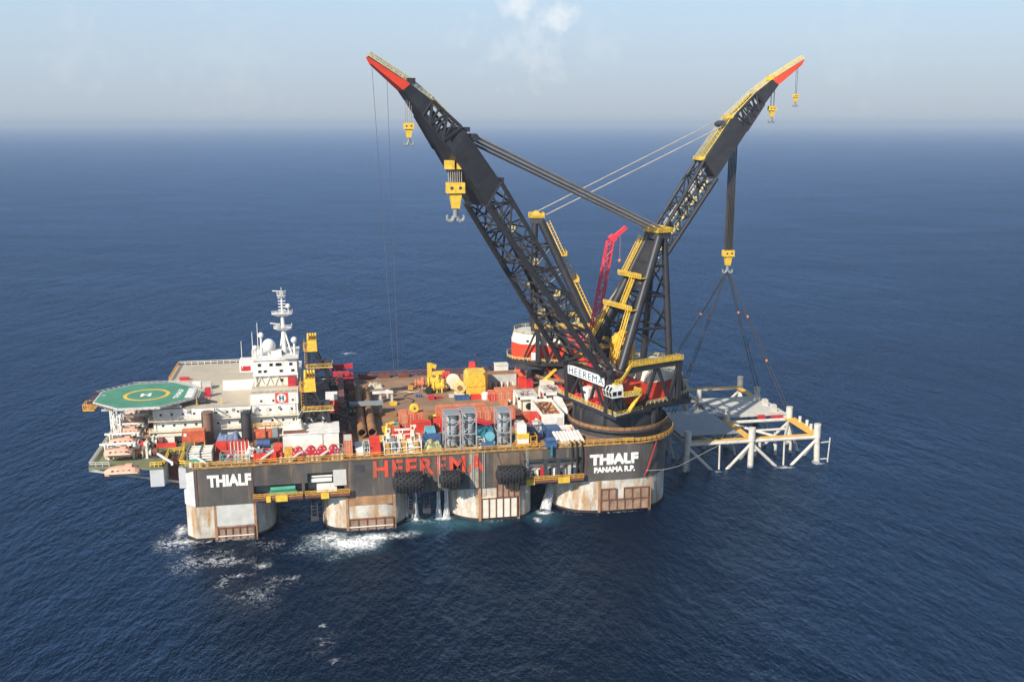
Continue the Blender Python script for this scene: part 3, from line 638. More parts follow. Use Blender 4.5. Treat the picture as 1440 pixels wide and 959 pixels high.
    mb = N(); A = Vector((5.5, 0, 41)).lerp(Vector((TOP[0]+1.5, 0, TOP[1]-1)), 0.66); B = Vector((5.5, 0, 41)).lerp(Vector((TOP[0]+1.5, 0, TOP[1]-1)), 0.97)
    mb.frustum([A+Vector((0.4,-4.0,0)), A+Vector((0.4,4.0,0)), A+Vector((-0.6,4.0,-0.4)), A+Vector((-0.6,-4.0,-0.4))], [B+Vector((0.4,-2.6,0)), B+Vector((0.4,2.6,0)), B+Vector((-0.6,2.6,-0.4)), B+Vector((-0.6,-2.6,-0.4))])
    mb.build('strut_plate', M_BLACK, T); mb = N()
    for t in (0.3, 0.55): 
        A = Vector((-14.6, -6.4, 39.6)).lerp(Vector((TOP[0], -2.6, TOP[1]-1)), t); B = Vector((-14.6, 6.4, 39.6)).lerp(Vector((TOP[0], 2.6, TOP[1]-1)), t); mb.tube(A, B, 0.45, 6)
    mb.tube((-14.6, -6.4, 41), (-14.2, 4.4, 58), 0.35, 6); mb.tube((-14.4, -5.2, 52), (-14, 3.4, 68), 0.35, 6); mb.build('back_bracing', M_BLACK, T)
    for t in (0.42, 0.66):
        mb = N()
        A = Vector((5.5, 0, 41)).lerp(Vector((TOP[0]+1.5, 0, TOP[1]-1)), t) + Vector((1.2, 0, 1.2)); hw = 8.6 + (2.6-8.6)*t + 1.0
        mb.box(A.x-0.2, A.x+1.6, -hw, hw, A.z, A.z+0.25)
        mb.rail([(A.x+1.6, -hw, A.z+0.2), (A.x+1.6, hw, A.z+0.2)], 1.2, 0.12, 1.0)
        mb.build('frame_landing', M_YELLOW, T)
    hd = N().box(TOP[0]-2.2, TOP[0]+2.2, -3.6, 3.6, TOP[1]-1.6, TOP[1]+0.4).build('frame_head', M_DARK, T)
    N().rail([(TOP[0]-2.6, -3.8, TOP[1]+0.4), (TOP[0]+2.6, -3.8, TOP[1]+0.4), (TOP[0]+2.6, 3.8, TOP[1]+0.4), (TOP[0]-2.6, 3.8, TOP[1]+0.4), (TOP[0]-2.6, -3.8, TOP[1]+0.4)], 1.3, 0.14, 0.9, (1.0, 0.6, 0.2)).build('head_railing', M_YELLOW, hd)
    for v in (-2.4, -0.8, 0.8, 2.4):
        N().tube((TOP[0], v-0.45, TOP[1]+1.2), (TOP[0], v+0.45, TOP[1]+1.2), 1.3, 16).build('sheave', M_YELLOW, hd, True)
    # boom: two converging legs of lattice, plated knee, upper lattice, plated neck and red tip
    U = [(10.4, 42.2), (28.5, 74.0), (43.1, 99.5), (52.4, 113.4), (53.6, 114.6), (60.6, 121.7), (66.4, 126.2), (77.2, 133.0)]
    Lw = [(13.6, 40.8), (32.5, 70.2), (47.6, 93.6), (56.8, 107.9), (57.6, 109.1), (63.7, 118.0), (68.5, 124.6), (76.3, 131.2)]
    wv = [11.0, 8.4, 6.3, 5.0, 4.7, 2.6, 1.8, 0.8]
    boom = N()
    boom.tube(b3(PIV[0], -11.9, PIV[1]), b3(PIV[0], -10.0, PIV[1]), 1.0, 12); boom.tube(b3(PIV[0], 10.0, PIV[1]), b3(PIV[0], 11.9, PIV[1]), 1.0, 12)
    boom = boom.build('boom', M_BLACK, T)
    for s in (-1, 1):
        for C, r in ((U, 0.62), (Lw, 0.85)):
            mb = N()
            for i in range(2): mb.tube(b3(C[i][0], s*wv[i], C[i][1]), b3(C[i+1][0], s*wv[i+1], C[i+1][1]), r, 8)
            mb.build('chord', M_BLACK, boom, True)
        mb = N()
        for i, n in ((0, 5), (1, 5)):
            mb.lattice(b3(U[i][0], s*wv[i], U[i][1]), b3(U[i+1][0], s*wv[i+1], U[i+1][1]), b3(Lw[i][0], s*wv[i], Lw[i][1]), b3(Lw[i+1][0], s*wv[i+1], Lw[i+1][1]), n, 0.3)
        mb.build('side_lattice', M_BLACK, boom)
    for C in (U, Lw):
        mb = N()
        for i, n in ((0, 4), (1, 4)):
            mb.lattice(b3(C[i][0], -wv[i], C[i][1]), b3(C[i+1][0], -wv[i+1], C[i+1][1]), b3(C[i][0], wv[i], C[i][1]), b3(C[i+1][0], wv[i+1], C[i+1][1]), n, 0.3)
        mb.build('face_lattice', M_BLACK, boom)
    # inner bracing that makes the legs look dense, and the fall rope bundles running up inside
    mb = N()
    for i in range(9):
        t = 0.1 + i*0.1
        def at(C, s, t):
            j, q = (0, t*2) if t < 0.5 else (1, t*2-1)
            A, B = Vector(b3(C[j][0], s*wv[j], C[j][1])), Vector(b3(C[j+1][0], s*wv[j+1], C[j+1][1])); return A.lerp(B, min(q, 1))
        mb.tube(at(U, -1, t), at(Lw, 1, t), 0.24, 5); mb.tube(at(U, 1, t), at(Lw, -1, t), 0.24, 5)
        if i % 2 == 0: mb.tube(at(Lw, -1, t), at(U, -1, min(t+0.06, 1)), 0.24, 5); mb.tube(at(Lw, 1, t), at(U, 1, min(t+0.06, 1)), 0.24, 5)
    mb.build('inner_bracing', M_BLACK, boom)
    mb = N()
    for v in (-2.2, -1.2, 1.2, 2.2):
        A, B = Vector((4.0, v, 37)), Vector(b3(44.5, v, 97.0)); mb.tube(A, B, 0.16, 5)
    mb.build('fall_rope', M_STEEL, boom)
    for s in (-1, 1):
        mb = N()
        A, B = Vector(b3(PIV[0]+1.5, s*10.4, PIV[1]+1.0)), Vector(b3(46.6, s*5.6, 93.6)); n = 46
        for k in range(n):
            mb.bar(A.lerp(B, k/n) + Vector((-0.9, -s*0.4, 0.6)), A.lerp(B, (k+0.75)/n) + Vector((-0.9, -s*0.4, 0.6)), 0.9 if th < 0 else 0.45, 0.5 if th < 0 else 0.14)
        mb.build('chord_walkway', M_PALEY if th < 0 else paint('weathered_grating', (0.3, 0.25, 0.17), 0.7, var=0.5, scale=1.0), boom)
        for t in (0.3, 0.47, 0.66, 0.85):
            c = A.lerp(B, t); N().box(c.x-1.6, c.x-0.2, c.y-0.9, c.y+0.9, c.z, c.z+0.3).rail([(c.x-1.6, c.y-0.9, c.z+0.2), (c.x-1.6, c.y+0.9, c.z+0.2)], 1.2, 0.1, 0.9).build('rest_platform', M_PALEY, boom)
    def plate(i, j, name, mat, front=0.0):
        mb = N()
        for k in range(i, j):
            p0 = [b3(U[k][0], -wv[k], U[k][1]), b3(U[k][0], wv[k], U[k][1]), b3(Lw[k][0], wv[k], Lw[k][1]), b3(Lw[k][0], -wv[k], Lw[k][1])]
            p1 = [b3(U[k+1][0], -wv[k+1], U[k+1][1]), b3(U[k+1][0], wv[k+1], U[k+1][1]), b3(Lw[k+1][0], wv[k+1], Lw[k+1][1]), b3(Lw[k+1][0], -wv[k+1], Lw[k+1][1])]
            mb.frustum(p0, p1)
        return mb.build(name, mat, boom)
    plate(2, 4, 'knee_plate', M_BLACK)
    # upper lattice: plated sides with cut-outs read as an open truss
    for s in (-1, 1):
        for C, r in ((U, 0.45), (Lw, 0.3)):
            N().tube(b3(C[4][0], s*wv[4], C[4][1]), b3(C[5][0], s*wv[5], C[5][1]), r, 8).build('chord', M_BLACK, boom, True)
        N().lattice(b3(U[4][0], s*wv[4], U[4][1]), b3(U[5][0], s*wv[5], U[5][1]), b3(Lw[4][0], s*wv[4], Lw[4][1]), b3(Lw[5][0], s*wv[5], Lw[5][1]), 4, 0.4).build('side_lattice', M_BLACK, boom)
    def mixp(k, f): return (Lw[k][0] + (U[k][0]-Lw[k][0])*f, Lw[k][1] + (U[k][1]-Lw[k][1])*f)
    m4, m5 = mixp(4, 0.3), mixp(5, 0.26); lo = N()
    lo.frustum([b3(*m4[:1], -wv[4], m4[1]), b3(m4[0], wv[4], m4[1]), b3(Lw[4][0], wv[4], Lw[4][1]), b3(Lw[4][0], -wv[4], Lw[4][1])], [b3(m5[0], -wv[5], m5[1]), b3(m5[0], wv[5], m5[1]), b3(Lw[5][0], wv[5], Lw[5][1]), b3(Lw[5][0], -wv[5], Lw[5][1])]); lo.build('lower_plate', M_BLACK, boom)
    plate(5, 6, 'neck_plate', M_BLACK)
    plate(6, 7, 'red_tip', M_RED)
    # yellow walkway along the back of the upper boom
    for i, n_ in ((2, 1), (3, 2), (5, 1), (6, 1)):
        j = i+1 if i != 3 else 5
        a, b_ = b3(U[i][0], 0, U[i][1]), b3(U[j][0], 0, U[j][1]); w0 = (wv[i]*0.7 if th < 0 else 0.5)
        mb = N()
        for v in (-w0, w0):
            A, B = Vector(a) + Vector((-0.2, v, 0.35)), Vector(b_) + Vector((-0.2, v*wv[j]/wv[i], 0.35))
            mb.bar(A, B, 0.8, 0.12)
            n = max(2, round((B-A).length/1.3)); nr = Vector((-0.8, 0, 0.9))
            mb.bar(A+nr, B+nr, 0.16); mb.bar(A+nr*0.55, B+nr*0.55, 0.12)
            for k in range(n+1): q = A.lerp(B, k/n); mb.bar(q, q+nr, 0.13)
        mb.build('boom_walkway', M_PALEY if th > 0 else paint('bright_walkway_yellow', (0.68, 0.52, 0.12), 0.55, var=0.35, scale=0.8), boom)
    for i, dz in ((2, 0.6), (3, 0.6), (6, 0.8)):
        c = Vector(b3(U[i][0], 0, U[i][1])); N().box(c.x-1.6, c.x+0.6, -wv[i]*0.8, wv[i]*0.8, c.z, c.z+dz+0.6).build('sheave_housing', M_YELLOW if th < 0 else M_DARK, boom)
    # luffing tackle from the head of the A-frame to the knee
    P = Vector(b3(50.0, 0, 111.4))
    for v in ((-3.2, -2.5, -1.8, -1.1, 1.1, 1.8, 2.5, 3.2) if th > 0 else (-3.4, -2.9, 2.9, 3.4)):
        for dz in ((-0.5, 0.6) if th > 0 else (-1.0 if v < 0 else 1.0,)): N().tube((TOP[0]+0.6, v, TOP[1]+1.2+dz), P + Vector((-0.6, v*1.2, 0.4+dz)), 0.17, 6).build('luffing_rope', M_STEEL, T)
    N().tube(P + Vector((-0.6, -4.2, 0.3)), P + Vector((-0.6, 4.2, 0.3)), 1.1, 12).build('luffing_sheave', M_DARK, T, True)
    return T, M, b3
CR1, MC1, B1 = make_crane(124.0, 17.0, 200.0, -2.3, 'nearer black heavy-lift crane with red tip, its lattice boom leaning towards the helideck', 0.972)
CR2, MC2, B2 = make_crane(124.0, 73.0, -9.0, 0.0, 'farther heavy-lift crane with yellow walkways, its boom reaching over the white jacket')

# ------------------------------------------------------------------ hook blocks, ropes, slings
def hook_block(name, label, x, y, ztop, zblk, s, mat=M_YELLOW, ropes=6, crown=False, spread=1.0, dark=False):
    t = thing(name, label, 'crane hook', (x, y, zblk - 7.4*s))
    b = MB().box(x-1.9*s, x+1.9*s, y-1.3*s, y+1.3*s, zblk-1.1*s, zblk+1.1*s).build('block_beam', mat, t)
    MB().frustum([(x-0.8*s, y-0.7*s, zblk-4.3*s), (x+0.8*s, y-0.7*s, zblk-4.3*s), (x+0.8*s, y+0.7*s, zblk-4.3*s), (x-0.8*s, y+0.7*s, zblk-4.3*s)], [(x-1.3*s, y-0.9*s, zblk-1.1*s), (x+1.3*s, y-0.9*s, zblk-1.1*s), (x+1.3*s, y+0.9*s, zblk-1.1*s), (x-1.3*s, y+0.9*s, zblk-1.1*s)]).build('block_body', mat, t)
    for dx in (-0.9, 0.9): MB().tube((x+dx*s, y-1.36*s, zblk), (x+dx*s, y+1.36*s, zblk), 0.35*s, 10).build('sheave_pin', M_DARK, b, True)
    h = MB(); h.tube((x, y, zblk-4.3*s), (x, y, zblk-6.2*s), 0.55*s, 10)
    for sx in (-1, 1):
        pts = [(x + sx*0.3*s, y, zblk-6.0*s)] + [(x + sx*(1.1 + 0.75*math.sin(R(a)))*s, y, zblk + (-6.2 - 0.8*math.cos(R(a)))*s) for a in (-40, 0, 45, 90, 130)]
        for (p, q), r in zip(zip(pts, pts[1:]), (0.5, 0.48, 0.42, 0.34, 0.24)): h.tube(p, q, r*s, 8)
    h.build('hook', M_GREY, t, True)
    for k in range(ropes):
        dx = (-1.6 + 3.2*(k+0.5)/ropes)*s; MB().tube((x+dx, y+(0.7*s if k % 2 else -0.7*s), zblk+1.0*s), (x+dx*spread, y+(0.5*s if k % 2 else -0.5*s), ztop), (0.14 if s > 0.8 else 0.07), 5).build('hoist_rope', M_WIRE if dark else M_STEEL, t)
    if crown:
        for sx in (-1, 1): MB().box(x+sx*1.2*s-0.95*s, x+sx*1.2*s+0.95*s, y-1.2*s, y+1.2*s, ztop, ztop+1.8*s).build('upper_block', mat, t)
    return t
def crane_pt(M, r, v, z): return M @ Vector((r, v, z))
p = crane_pt(MC1, 56.2, 2.6, 0); hook_block('main_hook_block', 'yellow main hook block with a big double hook hanging free under the nearer boom', p.x, p.y, 100.2, 95.4, 1.25, ropes=14, crown=True)
p = crane_pt(MC1, 68.0, 0, 0); hook_block('auxiliary_hook_block', 'small yellow hook block below the red tip of the nearer crane', p.x, p.y, 117.6, 111.2, 0.68, ropes=4)
p = crane_pt(MC2, 54.3, 0, 0); HK = p.copy(); hook_block('main_hook_block', 'yellow hook block carrying the four slings of the white jacket', p.x, p.y, 105.0, 67.0, 1.0, ropes=12, spread=1.0, dark=True)
p = crane_pt(MC2, 67.1, 0, 0); hook_block('auxiliary_hook_block', 'small yellow hook block under the neck of the farther boom', p.x, p.y, 123.4, 116.8, 0.66, ropes=4, dark=True)
p = crane_pt(MC2, 75.0, 0, 0); hook_block('whip_hook_block', 'little round yellow whip hook under the outermost red tip of the farther crane', p.x, p.y, 130.6, 121.0, 0.5, ropes=2, dark=True)
tip = crane_pt(MC1, *[B1(76.0, v, 131.0)[i] for v in (0,) for i in range(3)])
for k, (f, tx, ty, lab) in enumerate(((0.0, 60.5, 88, 'outermost thin hoist wire from the red boom tip to the deck'), (0.28, 62.0, 87.5, 'inner thin hoist wire from the red boom to the far deck edge'))):
    A = crane_pt(MC1, *B1(76.0 - 7*f*2, 0, 130.5 - 7*f*1.6)); solo(MB().tube(A, (tx, ty, 21.3), 0.055, 5), 'hoist_wire', M_STEEL, lab, 'wire', 'hoist wires of the nearer crane')

# ------------------------------------------------------------------ the white jacket top being set in the sea
J = thing('jacket_frame', 'white and yellow offshore jacket frame standing in the sea beside the stern', 'jacket', (175, 62, 0))
JX, JY, JZ = (152.0, 174.3, 197.6), (29.6, 50.5, 78.0, 94.0), 9.0
for i, x in enumerate(JX):
    for j, y in enumerate(JY):
        r = 1.05 if (j in (0, 3) or i == 2) else 0.85
        lg = MB().tube((x + (0.9 if i == 0 else -0.9 if i == 2 else 0)*-1.0, y, -6), (x, y, 9.2), r*0.95, 16).build('leg', M_JACKET, J, True)
        if i == 0 and j == 0:
            for z in (1.0, 2.0, 3.0, 4.0, 5.0): MB().tube((x, y, z), (x, y, z+0.35), r*1.04, 16).build('dark_band', M_GREY, lg, True)
        MB().tube((x, y, -1), (x, y, 0.7), r*1.02, 16).build('wet_band', M_GREY, lg, True)
        MB().tube((x, y, 9.0), (x, y, 13.6), r*1.12, 16).build('pile_sleeve', M_JACKET, lg, True)
def beam_deck(x0, x1, y0, y1, mat=M_JYEL):
    MB().box(x0, x1, y0, y1, JZ+0.55, JZ+0.7).build('walkway_deck', mat, J)
for y in JY: MB().tube((JX[0], y, JZ), (JX[2], y, JZ), 0.62, 12).build('ring_beam', M_JACKET, J, True)
for x in JX: MB().tube((x, JY[0], JZ), (x, JY[3], JZ), 0.62, 12).build('ring_beam', M_JACKET, J, True)
beam_deck(153, 196.6, 30.0, 31.6); beam_deck(195.6, 199.6, 31.6, 50.0); beam_deck(172.8, 175.4, 31.6, 50.0); beam_deck(195.2, 197.4, 78, 93.4); beam_deck(153, 196.6, 93.2, 94.4, M_ORYEL); beam_deck(151.4, 153.4, 50, 93, M_ORYEL)
mid = [(x0+x1)/2 for x0, x1 in zip(JX, JX[1:])]
for k, xm in enumerate(mid):
    xa, xb = JX[k], JX[k+1]
    MB().tube((xa, JY[0], JZ-0.8), (xm-0.4, JY[0]-0.5, -2.5), 0.55, 10).build('diagonal_brace', M_JACKET, J, True)
    MB().tube((xb, JY[0], JZ-0.8), (xm+0.4, JY[0]-0.5, -2.5), 0.55, 10).build('diagonal_brace', M_JACKET, J, True)
    MB().tube((xm, JY[0], JZ), (xm, JY[0]-0.4, -3), 0.3, 8).build('brace_post', M_JACKET, J, True)
    for y in JY[1:]:
        MB().tube((xa, y, JZ-0.8), (xm, y, -2.5), 0.5, 8).build('diagonal_brace', M_JACKET, J, True); MB().tube((xb, y, JZ-0.8), (xm, y, -2.5), 0.5, 8).build('diagonal_brace', M_JACKET, J, True)
    # plan bracing between the first two rows
    MB().tube((xm, JY[0], JZ), (xa, JY[1], JZ), 0.5, 10).build('plan_brace', M_JACKET, J, True)
    MB().tube((xm, JY[0], JZ), (xb, JY[1], JZ), 0.5, 10).build('plan_brace', M_JACKET, J, True)
    MB().tube(((xa+xm)/2, 40.0, JZ), ((xb+xm)/2, 40.0, JZ), 0.45, 10).build('plan_brace', M_JACKET, J, True)
    MB().tube((xm, 62, JZ), (xb, JY[2], JZ), 0.45, 10).build('plan_brace', M_JACKET, J, True)
for x in JX:
    for ya, yb in zip(JY, JY[1:]):
        ym = (ya+yb)/2; MB().tube((x, ya, JZ-0.8), (x, ym, -2.5), 0.5, 8).build('diagonal_brace', M_JACKET, J, True); MB().tube((x, yb, JZ-0.8), (x, ym, -2.5), 0.5, 8).build('diagonal_brace', M_JACKET, J, True)
for k in range(4):
    x0 = 174.6 + k*5.75
    MB().box(x0, x0+5.55, 54.0, 76.0, JZ+1.5, JZ+1.75).build('deck_panel', M_JDECK, J)
MB().box(174.5, 197.8, 53.5, 54.0, JZ+0.8, JZ+1.7).build('panel_edge_beam', M_JACKET, J)
MB().box(151.5, 171.5, 34.0, 62.0, JZ+1.4, JZ+1.6).build('deck_panel', M_GREY, J)  # darker grey than the other panels, stands in for the crane's shadow
MB().box(172, 174.4, 54, 75, JZ+0.8, JZ+1.5).build('deck_panel', M_GREY, J)
for k in range(6): MB().box(193.5+ (k % 2)*1.6, 195.0 + (k % 2)*1.6, 55+k*3.6, 57+k*3.6, JZ+1.75, JZ+3.0).build('deck_fitting', M_JACKET, J)
MB().box(186.5, 189.0, 51.2, 52.6, JZ, JZ+1.6).build('red_tank', M_CRIM, J); MB().box(191.5, 195.5, 51.0, 52.4, JZ, JZ+1.3).build('red_tank', M_CRIM, J)
MB().tube((157, 84, JZ+0.7), (157, 84, JZ+5.5), 1.0, 12).build('red_bollard', M_CRIM, J, True)
mb = MB(); mb.bar((199.2, 29.6, 7.0), (202.4, 29.6, 7.2), 0.3); mb.bar((202.4, 29.6, 8.5), (202.0, 29.6, -1.0), 0.3); mb.bar((199.2, 29.6, 1.2), (202.2, 29.6, 1.2), 0.3); mb.build('boat_landing', M_LGREY, J)
for k, x in enumerate((198.6, 199.4, 199.0)): MB().tube((x, 36+4.5*k, JZ+0.7), (x, 36+4.5*k, JZ+2.6), 0.55, 10).build('deck_fitting', M_JACKET, J, True)
for k, (x, y, z) in enumerate(((180.5, 40, 3), (184, 44, 3.5), (188, 40, 2.8), (191, 47, 4), (194, 41, 3))): MB().tube((x, y, -1), (x, y, z+1.5), 0.5, 8).build('conductor_guide', M_JACKET, J, True)
HZ = Vector((HK.x, HK.y, 61.0))
ends = (((197.6, 53.0, 12.8), 'sling pair to the open-sea side of the jacket, the nearer one'), ((197.4, 77.0, 12.8), 'sling pair to the open-sea side of the jacket, the farther one'),
        ((155.0, 52.5, 12.8), 'dark sling pair running down behind the red machinery house, the nearer one'), ((155.0, 77.0, 12.8), 'dark sling pair running down behind the red machinery house, the farther one'))
for (e, lab) in ends:
    s = thing('lifting_sling', lab, 'sling', e, 0, 'slings holding the jacket')
    e = Vector(e)
    for k in (-1, 1):
        off = Vector((0.5*k, 0.3*k, 0)); MB().tube(HZ + off*0.6, e + off*1.6, 0.13, 6).build('sling_wire', M_WIRE, s)
    for f in (0.34, 0.66):
        c = HZ.lerp(e, f); MB().ball(c, 0.55, 8, 6).build('shackle', M_CONT2, s, True)
solo(MB().path([(128.0, -0.1, 12.2), (134, 1.2, 11.6), (140, 5, 11.0), (147, 11.5, 10.7), (154, 17.5, 10.7), (161, 22.8, 11.0), (167, 26.8, 11.5), (172, 29.8, 12.2)], 0.065, 6), 'mooring_line', M_LGREY, 'pale mooring line slung from the stern name side across to the jacket', 'rope')
solo(MB().path([(131.5, 1.2, 20.5), (128.5, 0.3, 12.0), (127.6, 0.0, 10.4)], 0.14, 6), 'red_hose', M_CRIM, 'thin crimson hose hanging down the stern side beside the white name', 'hose')

# ------------------------------------------------------------------ fenders on the side, hoses, outfalls
def fender(x, z, l, r, label):
    t = thing('fender', label, 'fender', (x, -r-0.2, z - r), 0, 'fenders hung along the side')
    n = 12
    prof = [(r*0.45, -l/2), (r*0.85, -l/2+0.5), (r, -l/2+1.3), (r, l/2-1.3), (r*0.85, l/2-0.5), (r*0.45, l/2)]
    MB().lathe((x, -r-0.2, z), prof, 20, 'X').build('fender_body', M_RUBBER, t, True)
    mb = MB()
    for i in range(n):                   # tyre-and-chain net
        for k in range(int(l/0.9)):
            a = 2*math.pi*(i + 0.5*(k % 2))/n; px = x - l/2 + 0.9 + k*0.9
            if px > x + l/2 - 0.6: continue
            c = Vector((px, -r-0.2 + (r+0.12)*math.cos(a), z + (r+0.12)*math.sin(a)))
            ax = Vector((0, math.cos(a), math.sin(a))); tg = Vector((0, -math.sin(a), math.cos(a)))
            mb.frustum([c - ax*0.25 + Vector((0.36, 0, 0)), c - ax*0.25 + tg*0.42, c - ax*0.25 - Vector((0.36, 0, 0)), c - ax*0.25 - tg*0.42], [c + ax*0.22 + Vector((0.3, 0, 0)), c + ax*0.22 + tg*0.34, c + ax*0.22 - Vector((0.3, 0, 0)), c + ax*0.22 - tg*0.34])
    mb.build('tyre_net', M_BLACK, t)
    for dx in (-l/2+0.3, l/2-0.3): MB().tube((x+dx, -r-0.2, z+r*0.5), (x+dx*0.9, -0.2, 20.6), 0.09, 5).build('hanging_chain', M_DARK, t)
fender(58.2, 14.3, 8.8, 2.7, 'largest black tyre-netted fender below the first letters of the red name')
fender(70.2, 14.3, 6.6, 2.2, 'smaller black tyre-netted fender below the middle of the red name')
fender(87.3, 14.6, 8.6, 2.4, 'black tyre-netted fender hanging beside the side gallery with the cream shelves')
for k, x in enumerate((105.6, 107.0, 108.6)):
    solo(MB().path([(x-0.3, 1.5, 22.2), (x, -0.2, 22.0), (x+0.15, -0.35, 17), (x-0.1, -0.35, 12.5 - k*0.8)], 0.28, 8), 'black_hose', M_RUBBER, '%s black hose draped over the deck edge beside the stern name' % ('left-hand', 'middle', 'right-hand')[k], 'hose', 'hoses draped over the side')
def water_mat():
    m = bpy.data.materials.new('falling_water'); m.use_nodes = True; t = m.node_tree; b = t.nodes['Principled BSDF']
    b.inputs['Base Color'].default_value = (0.85, 0.86, 0.85, 1); b.inputs['Roughness'].default_value = 0.6
    co = t.nodes.new('ShaderNodeTexCoord'); mp = t.nodes.new('ShaderNodeMapping'); mp.inputs['Scale'].default_value = (4.5, 4.5, 0.35)
    n = nd(t, 'ShaderNodeTexNoise', Scale=1.0, Detail=5.0, Roughness=0.65); r = nd(t, 'ShaderNodeMapRange')
    r.inputs[1].default_value = 0.4; r.inputs[2].default_value = 0.62; r.inputs[3].default_value = 0.0; r.inputs[4].default_value = 0.95
    t.links.new(co.outputs['Object'], mp.inputs[0]); t.links.new(mp.outputs[0], n.inputs['Vector']); t.links.new(n.outputs['Fac'], r.inputs[0]); t.links.new(r.outputs[0], b.inputs['Alpha'])
    return m
M_FALL = water_mat()
for x, y, w, lab in ((58.0, 7, 0.5, 'thin white stream of water falling from under the largest fender'), (60.6, 6, 0.75, 'white jet of water falling from the hull bottom beside the second column'), (67.3, 5, 0.7, 'left one of two close white water jets falling under the smaller fender'), (69.6, 5, 0.75, 'right one of two close white water jets falling under the smaller fender')):
    solo(MB().lathe((x, y, 0), [(w*1.5, -0.2), (w*0.95, 3.0), (w*0.75, 7.0), (w*0.6, 10.2)], 14), 'water_jet', M_FALL, lab, 'water jet', 'cooling water jets', True)
mb = MB(); pts = [(106.5, 16, 9.8), (104.2, 13, 8.8), (102.0, 9.5, 6.4), (100.2, 6.5, 3.4), (98.6, 3.6, 0.2)]
for i, (p_, q_) in enumerate(zip(pts, pts[1:])): mb.tube(p_, q_, 0.7+i*0.25, 10, 0.95+i*0.25, cap=False)
solo(mb, 'water_jet', M_FALL, 'slanting spray of water shooting out beside the stern column', 'water jet', 'cooling water jets', True)

# ------------------------------------------------------------------ accommodation, helideck, mast
A = thing('accommodation_block', 'white accommodation block with round portholes, tan roof and a square red logo sign', 'deckhouse', (8, 50, DZ))
MB().box(-13.2, 28.0, 25.3, 80, DZ, 30.8).build('lower_wall', M_WHITE, A)
MB().box(-13.4, 14.6, 25.1, 80.2, 30.8, 31.05).build('roof', M_TAN, A)
MB().box(14.6, 28.2, 25.1, 62, 30.8, 34.3).build('upper_wall', M_WHITE, A)
MB().box(14.5, 28.3, 25.0, 62, 34.3, 34.5).build('roof', M_TAN, A)
for z in (27.6, 24.4): 
    MB().box(-14.4, 28.4, 23.9, 25.3, z-0.1, z+0.1).build('balcony', M_CREAM, A)
    MB().rail([(-14.3, 24.0, z+0.1), (28.3, 24.0, z+0.1)], 1.1, 0.055, 2.0).build('balcony_railing', M_CREAM, A)
def windows(xs, z, y, w, h, mat=M_GLASS):
    for x in xs:
        f = MB().box(x-w/2-0.12, x+w/2+0.12, y-0.06, y+0.02, z-h/2-0.12, z+h/2+0.12).build('window', M_LGREY, A); MB().box(x-w/2, x+w/2, y-0.1, y-0.062, z-h/2, z+h/2).build('pane', mat, f)
windows([-11+3.1*k for k in range(13)], 29.2, 25.3, 0.55, 0.55); windows([-10.6+3.1*k for k in range(13)], 25.9, 25.3, 0.55, 0.55); windows((17.5, 21.0, 24.0, 26.6), 32.0, 25.1, 0.5, 0.5)
sg = MB().box(21.6, 25.2, 24.95, 25.09, 31.2, 34.2).build('logo_sign', M_LOGORED, A)
MB().lathe((23.4, 24.94, 32.7), [(1.35, -0.03), (1.35, 0.0)], 28, 'Y').build('logo_disc', M_WHITE, sg)
lettering('H', 2.1, M_NAVY, frame((22.72, 24.88, 31.95), (1,0,0), (0,0,1)), sg, 'lettering', 0.05, 0.02, 1.36)
for x in (-8.5, 6.2, 18.8, 25.4): MB().box(x, x+1.0, 25.2, 25.28, 27.72, 29.9).build('wall_door', M_LGREY, A)
for x in (-3.4, 9.0, 15.8, 22.2): MB().box(x, x+0.8, 25.1, 25.28, 29.4, 30.2).build('wall_vent', M_GREY, A)
for x, z0, z1 in ((-12.6, 21.2, 30.6), (3.9, 24.6, 30.6), (14.4, 21.2, 34.0), (27.2, 21.2, 34.0)): MB().bar((x, 25.15, z0), (x, 25.15, z1), 0.22).build('down_pipe', M_CREAM, A)
MB().bar((4.6, 24.9, 30.4), (8.6, 24.4, 27.7), 0.8, 0.25).build('wall_stair', M_GREY, A); MB().bar((20.2, 24.9, 27.4), (23.4, 24.4, 24.5), 0.8, 0.25).build('wall_stair', M_CREAM, A)
# wheelhouse tower
MB().box(15.4, 27.6, 33.4, 46, 34.5, 37.6).build('bridge_base', M_CREAM, A)
MB().box(15.0, 28.2, 32.6, 47, 37.6, 38.2).build('bridge_balcony', M_WHITE, A)
MB().box(15.2, 28.0, 33.0, 46.4, 38.2, 42.4).build('bridge', M_WHITE, A)
MB().box(14.9, 28.3, 32.6, 46.8, 42.4, 42.8).build('bridge_roof', M_WHITE, A)
MB().box(24.5, 28.6, 31.9, 46.8, 42.8, 43.3).build('bridge_roof', M_LGREY, A)
windows((17.0, 20.4, 22.2, 23.0, 26.2), 41.0, 33.0, 0.9, 0.8); windows((17.0, 18.6, 23.3, 26.7), 39.2 - 0.2, 33.0, 0.9, 0.7); windows((23.3, 26.5), 36.0, 33.4, 0.9, 0.9)
for x in (15.5, 28.0): MB().bar((x, 32.7, 34.5), (x, 32.7, 37.6), 0.3).build('bridge_post', M_WHITE, A)
mb = MB()
for x in (17, 19.6, 22.2): mb.bar((x-1.2, 33, 34.5), (x, 33, 37.6), 0.16); mb.bar((x+1.2, 33, 34.5), (x, 33, 37.6), 0.16)
mb.build('bridge_brace', M_WHITE, A)
MB().box(25.2, 27.6, 31.2, 33.2, 34.5, 37.0).build('red_cabinet', M_CRIM, A)
MB().rail([(14.7, 25.3, 34.5), (28.1, 25.3, 34.5)], 1.1, 0.06, 1.8).build('roof_railing', M_CREAM, A); MB().rail([(15.1, 32.8, 42.8), (28.2, 32.8, 42.8)], 1.0, 0.06, 1.8).build('roof_railing', M_WHITE, A)
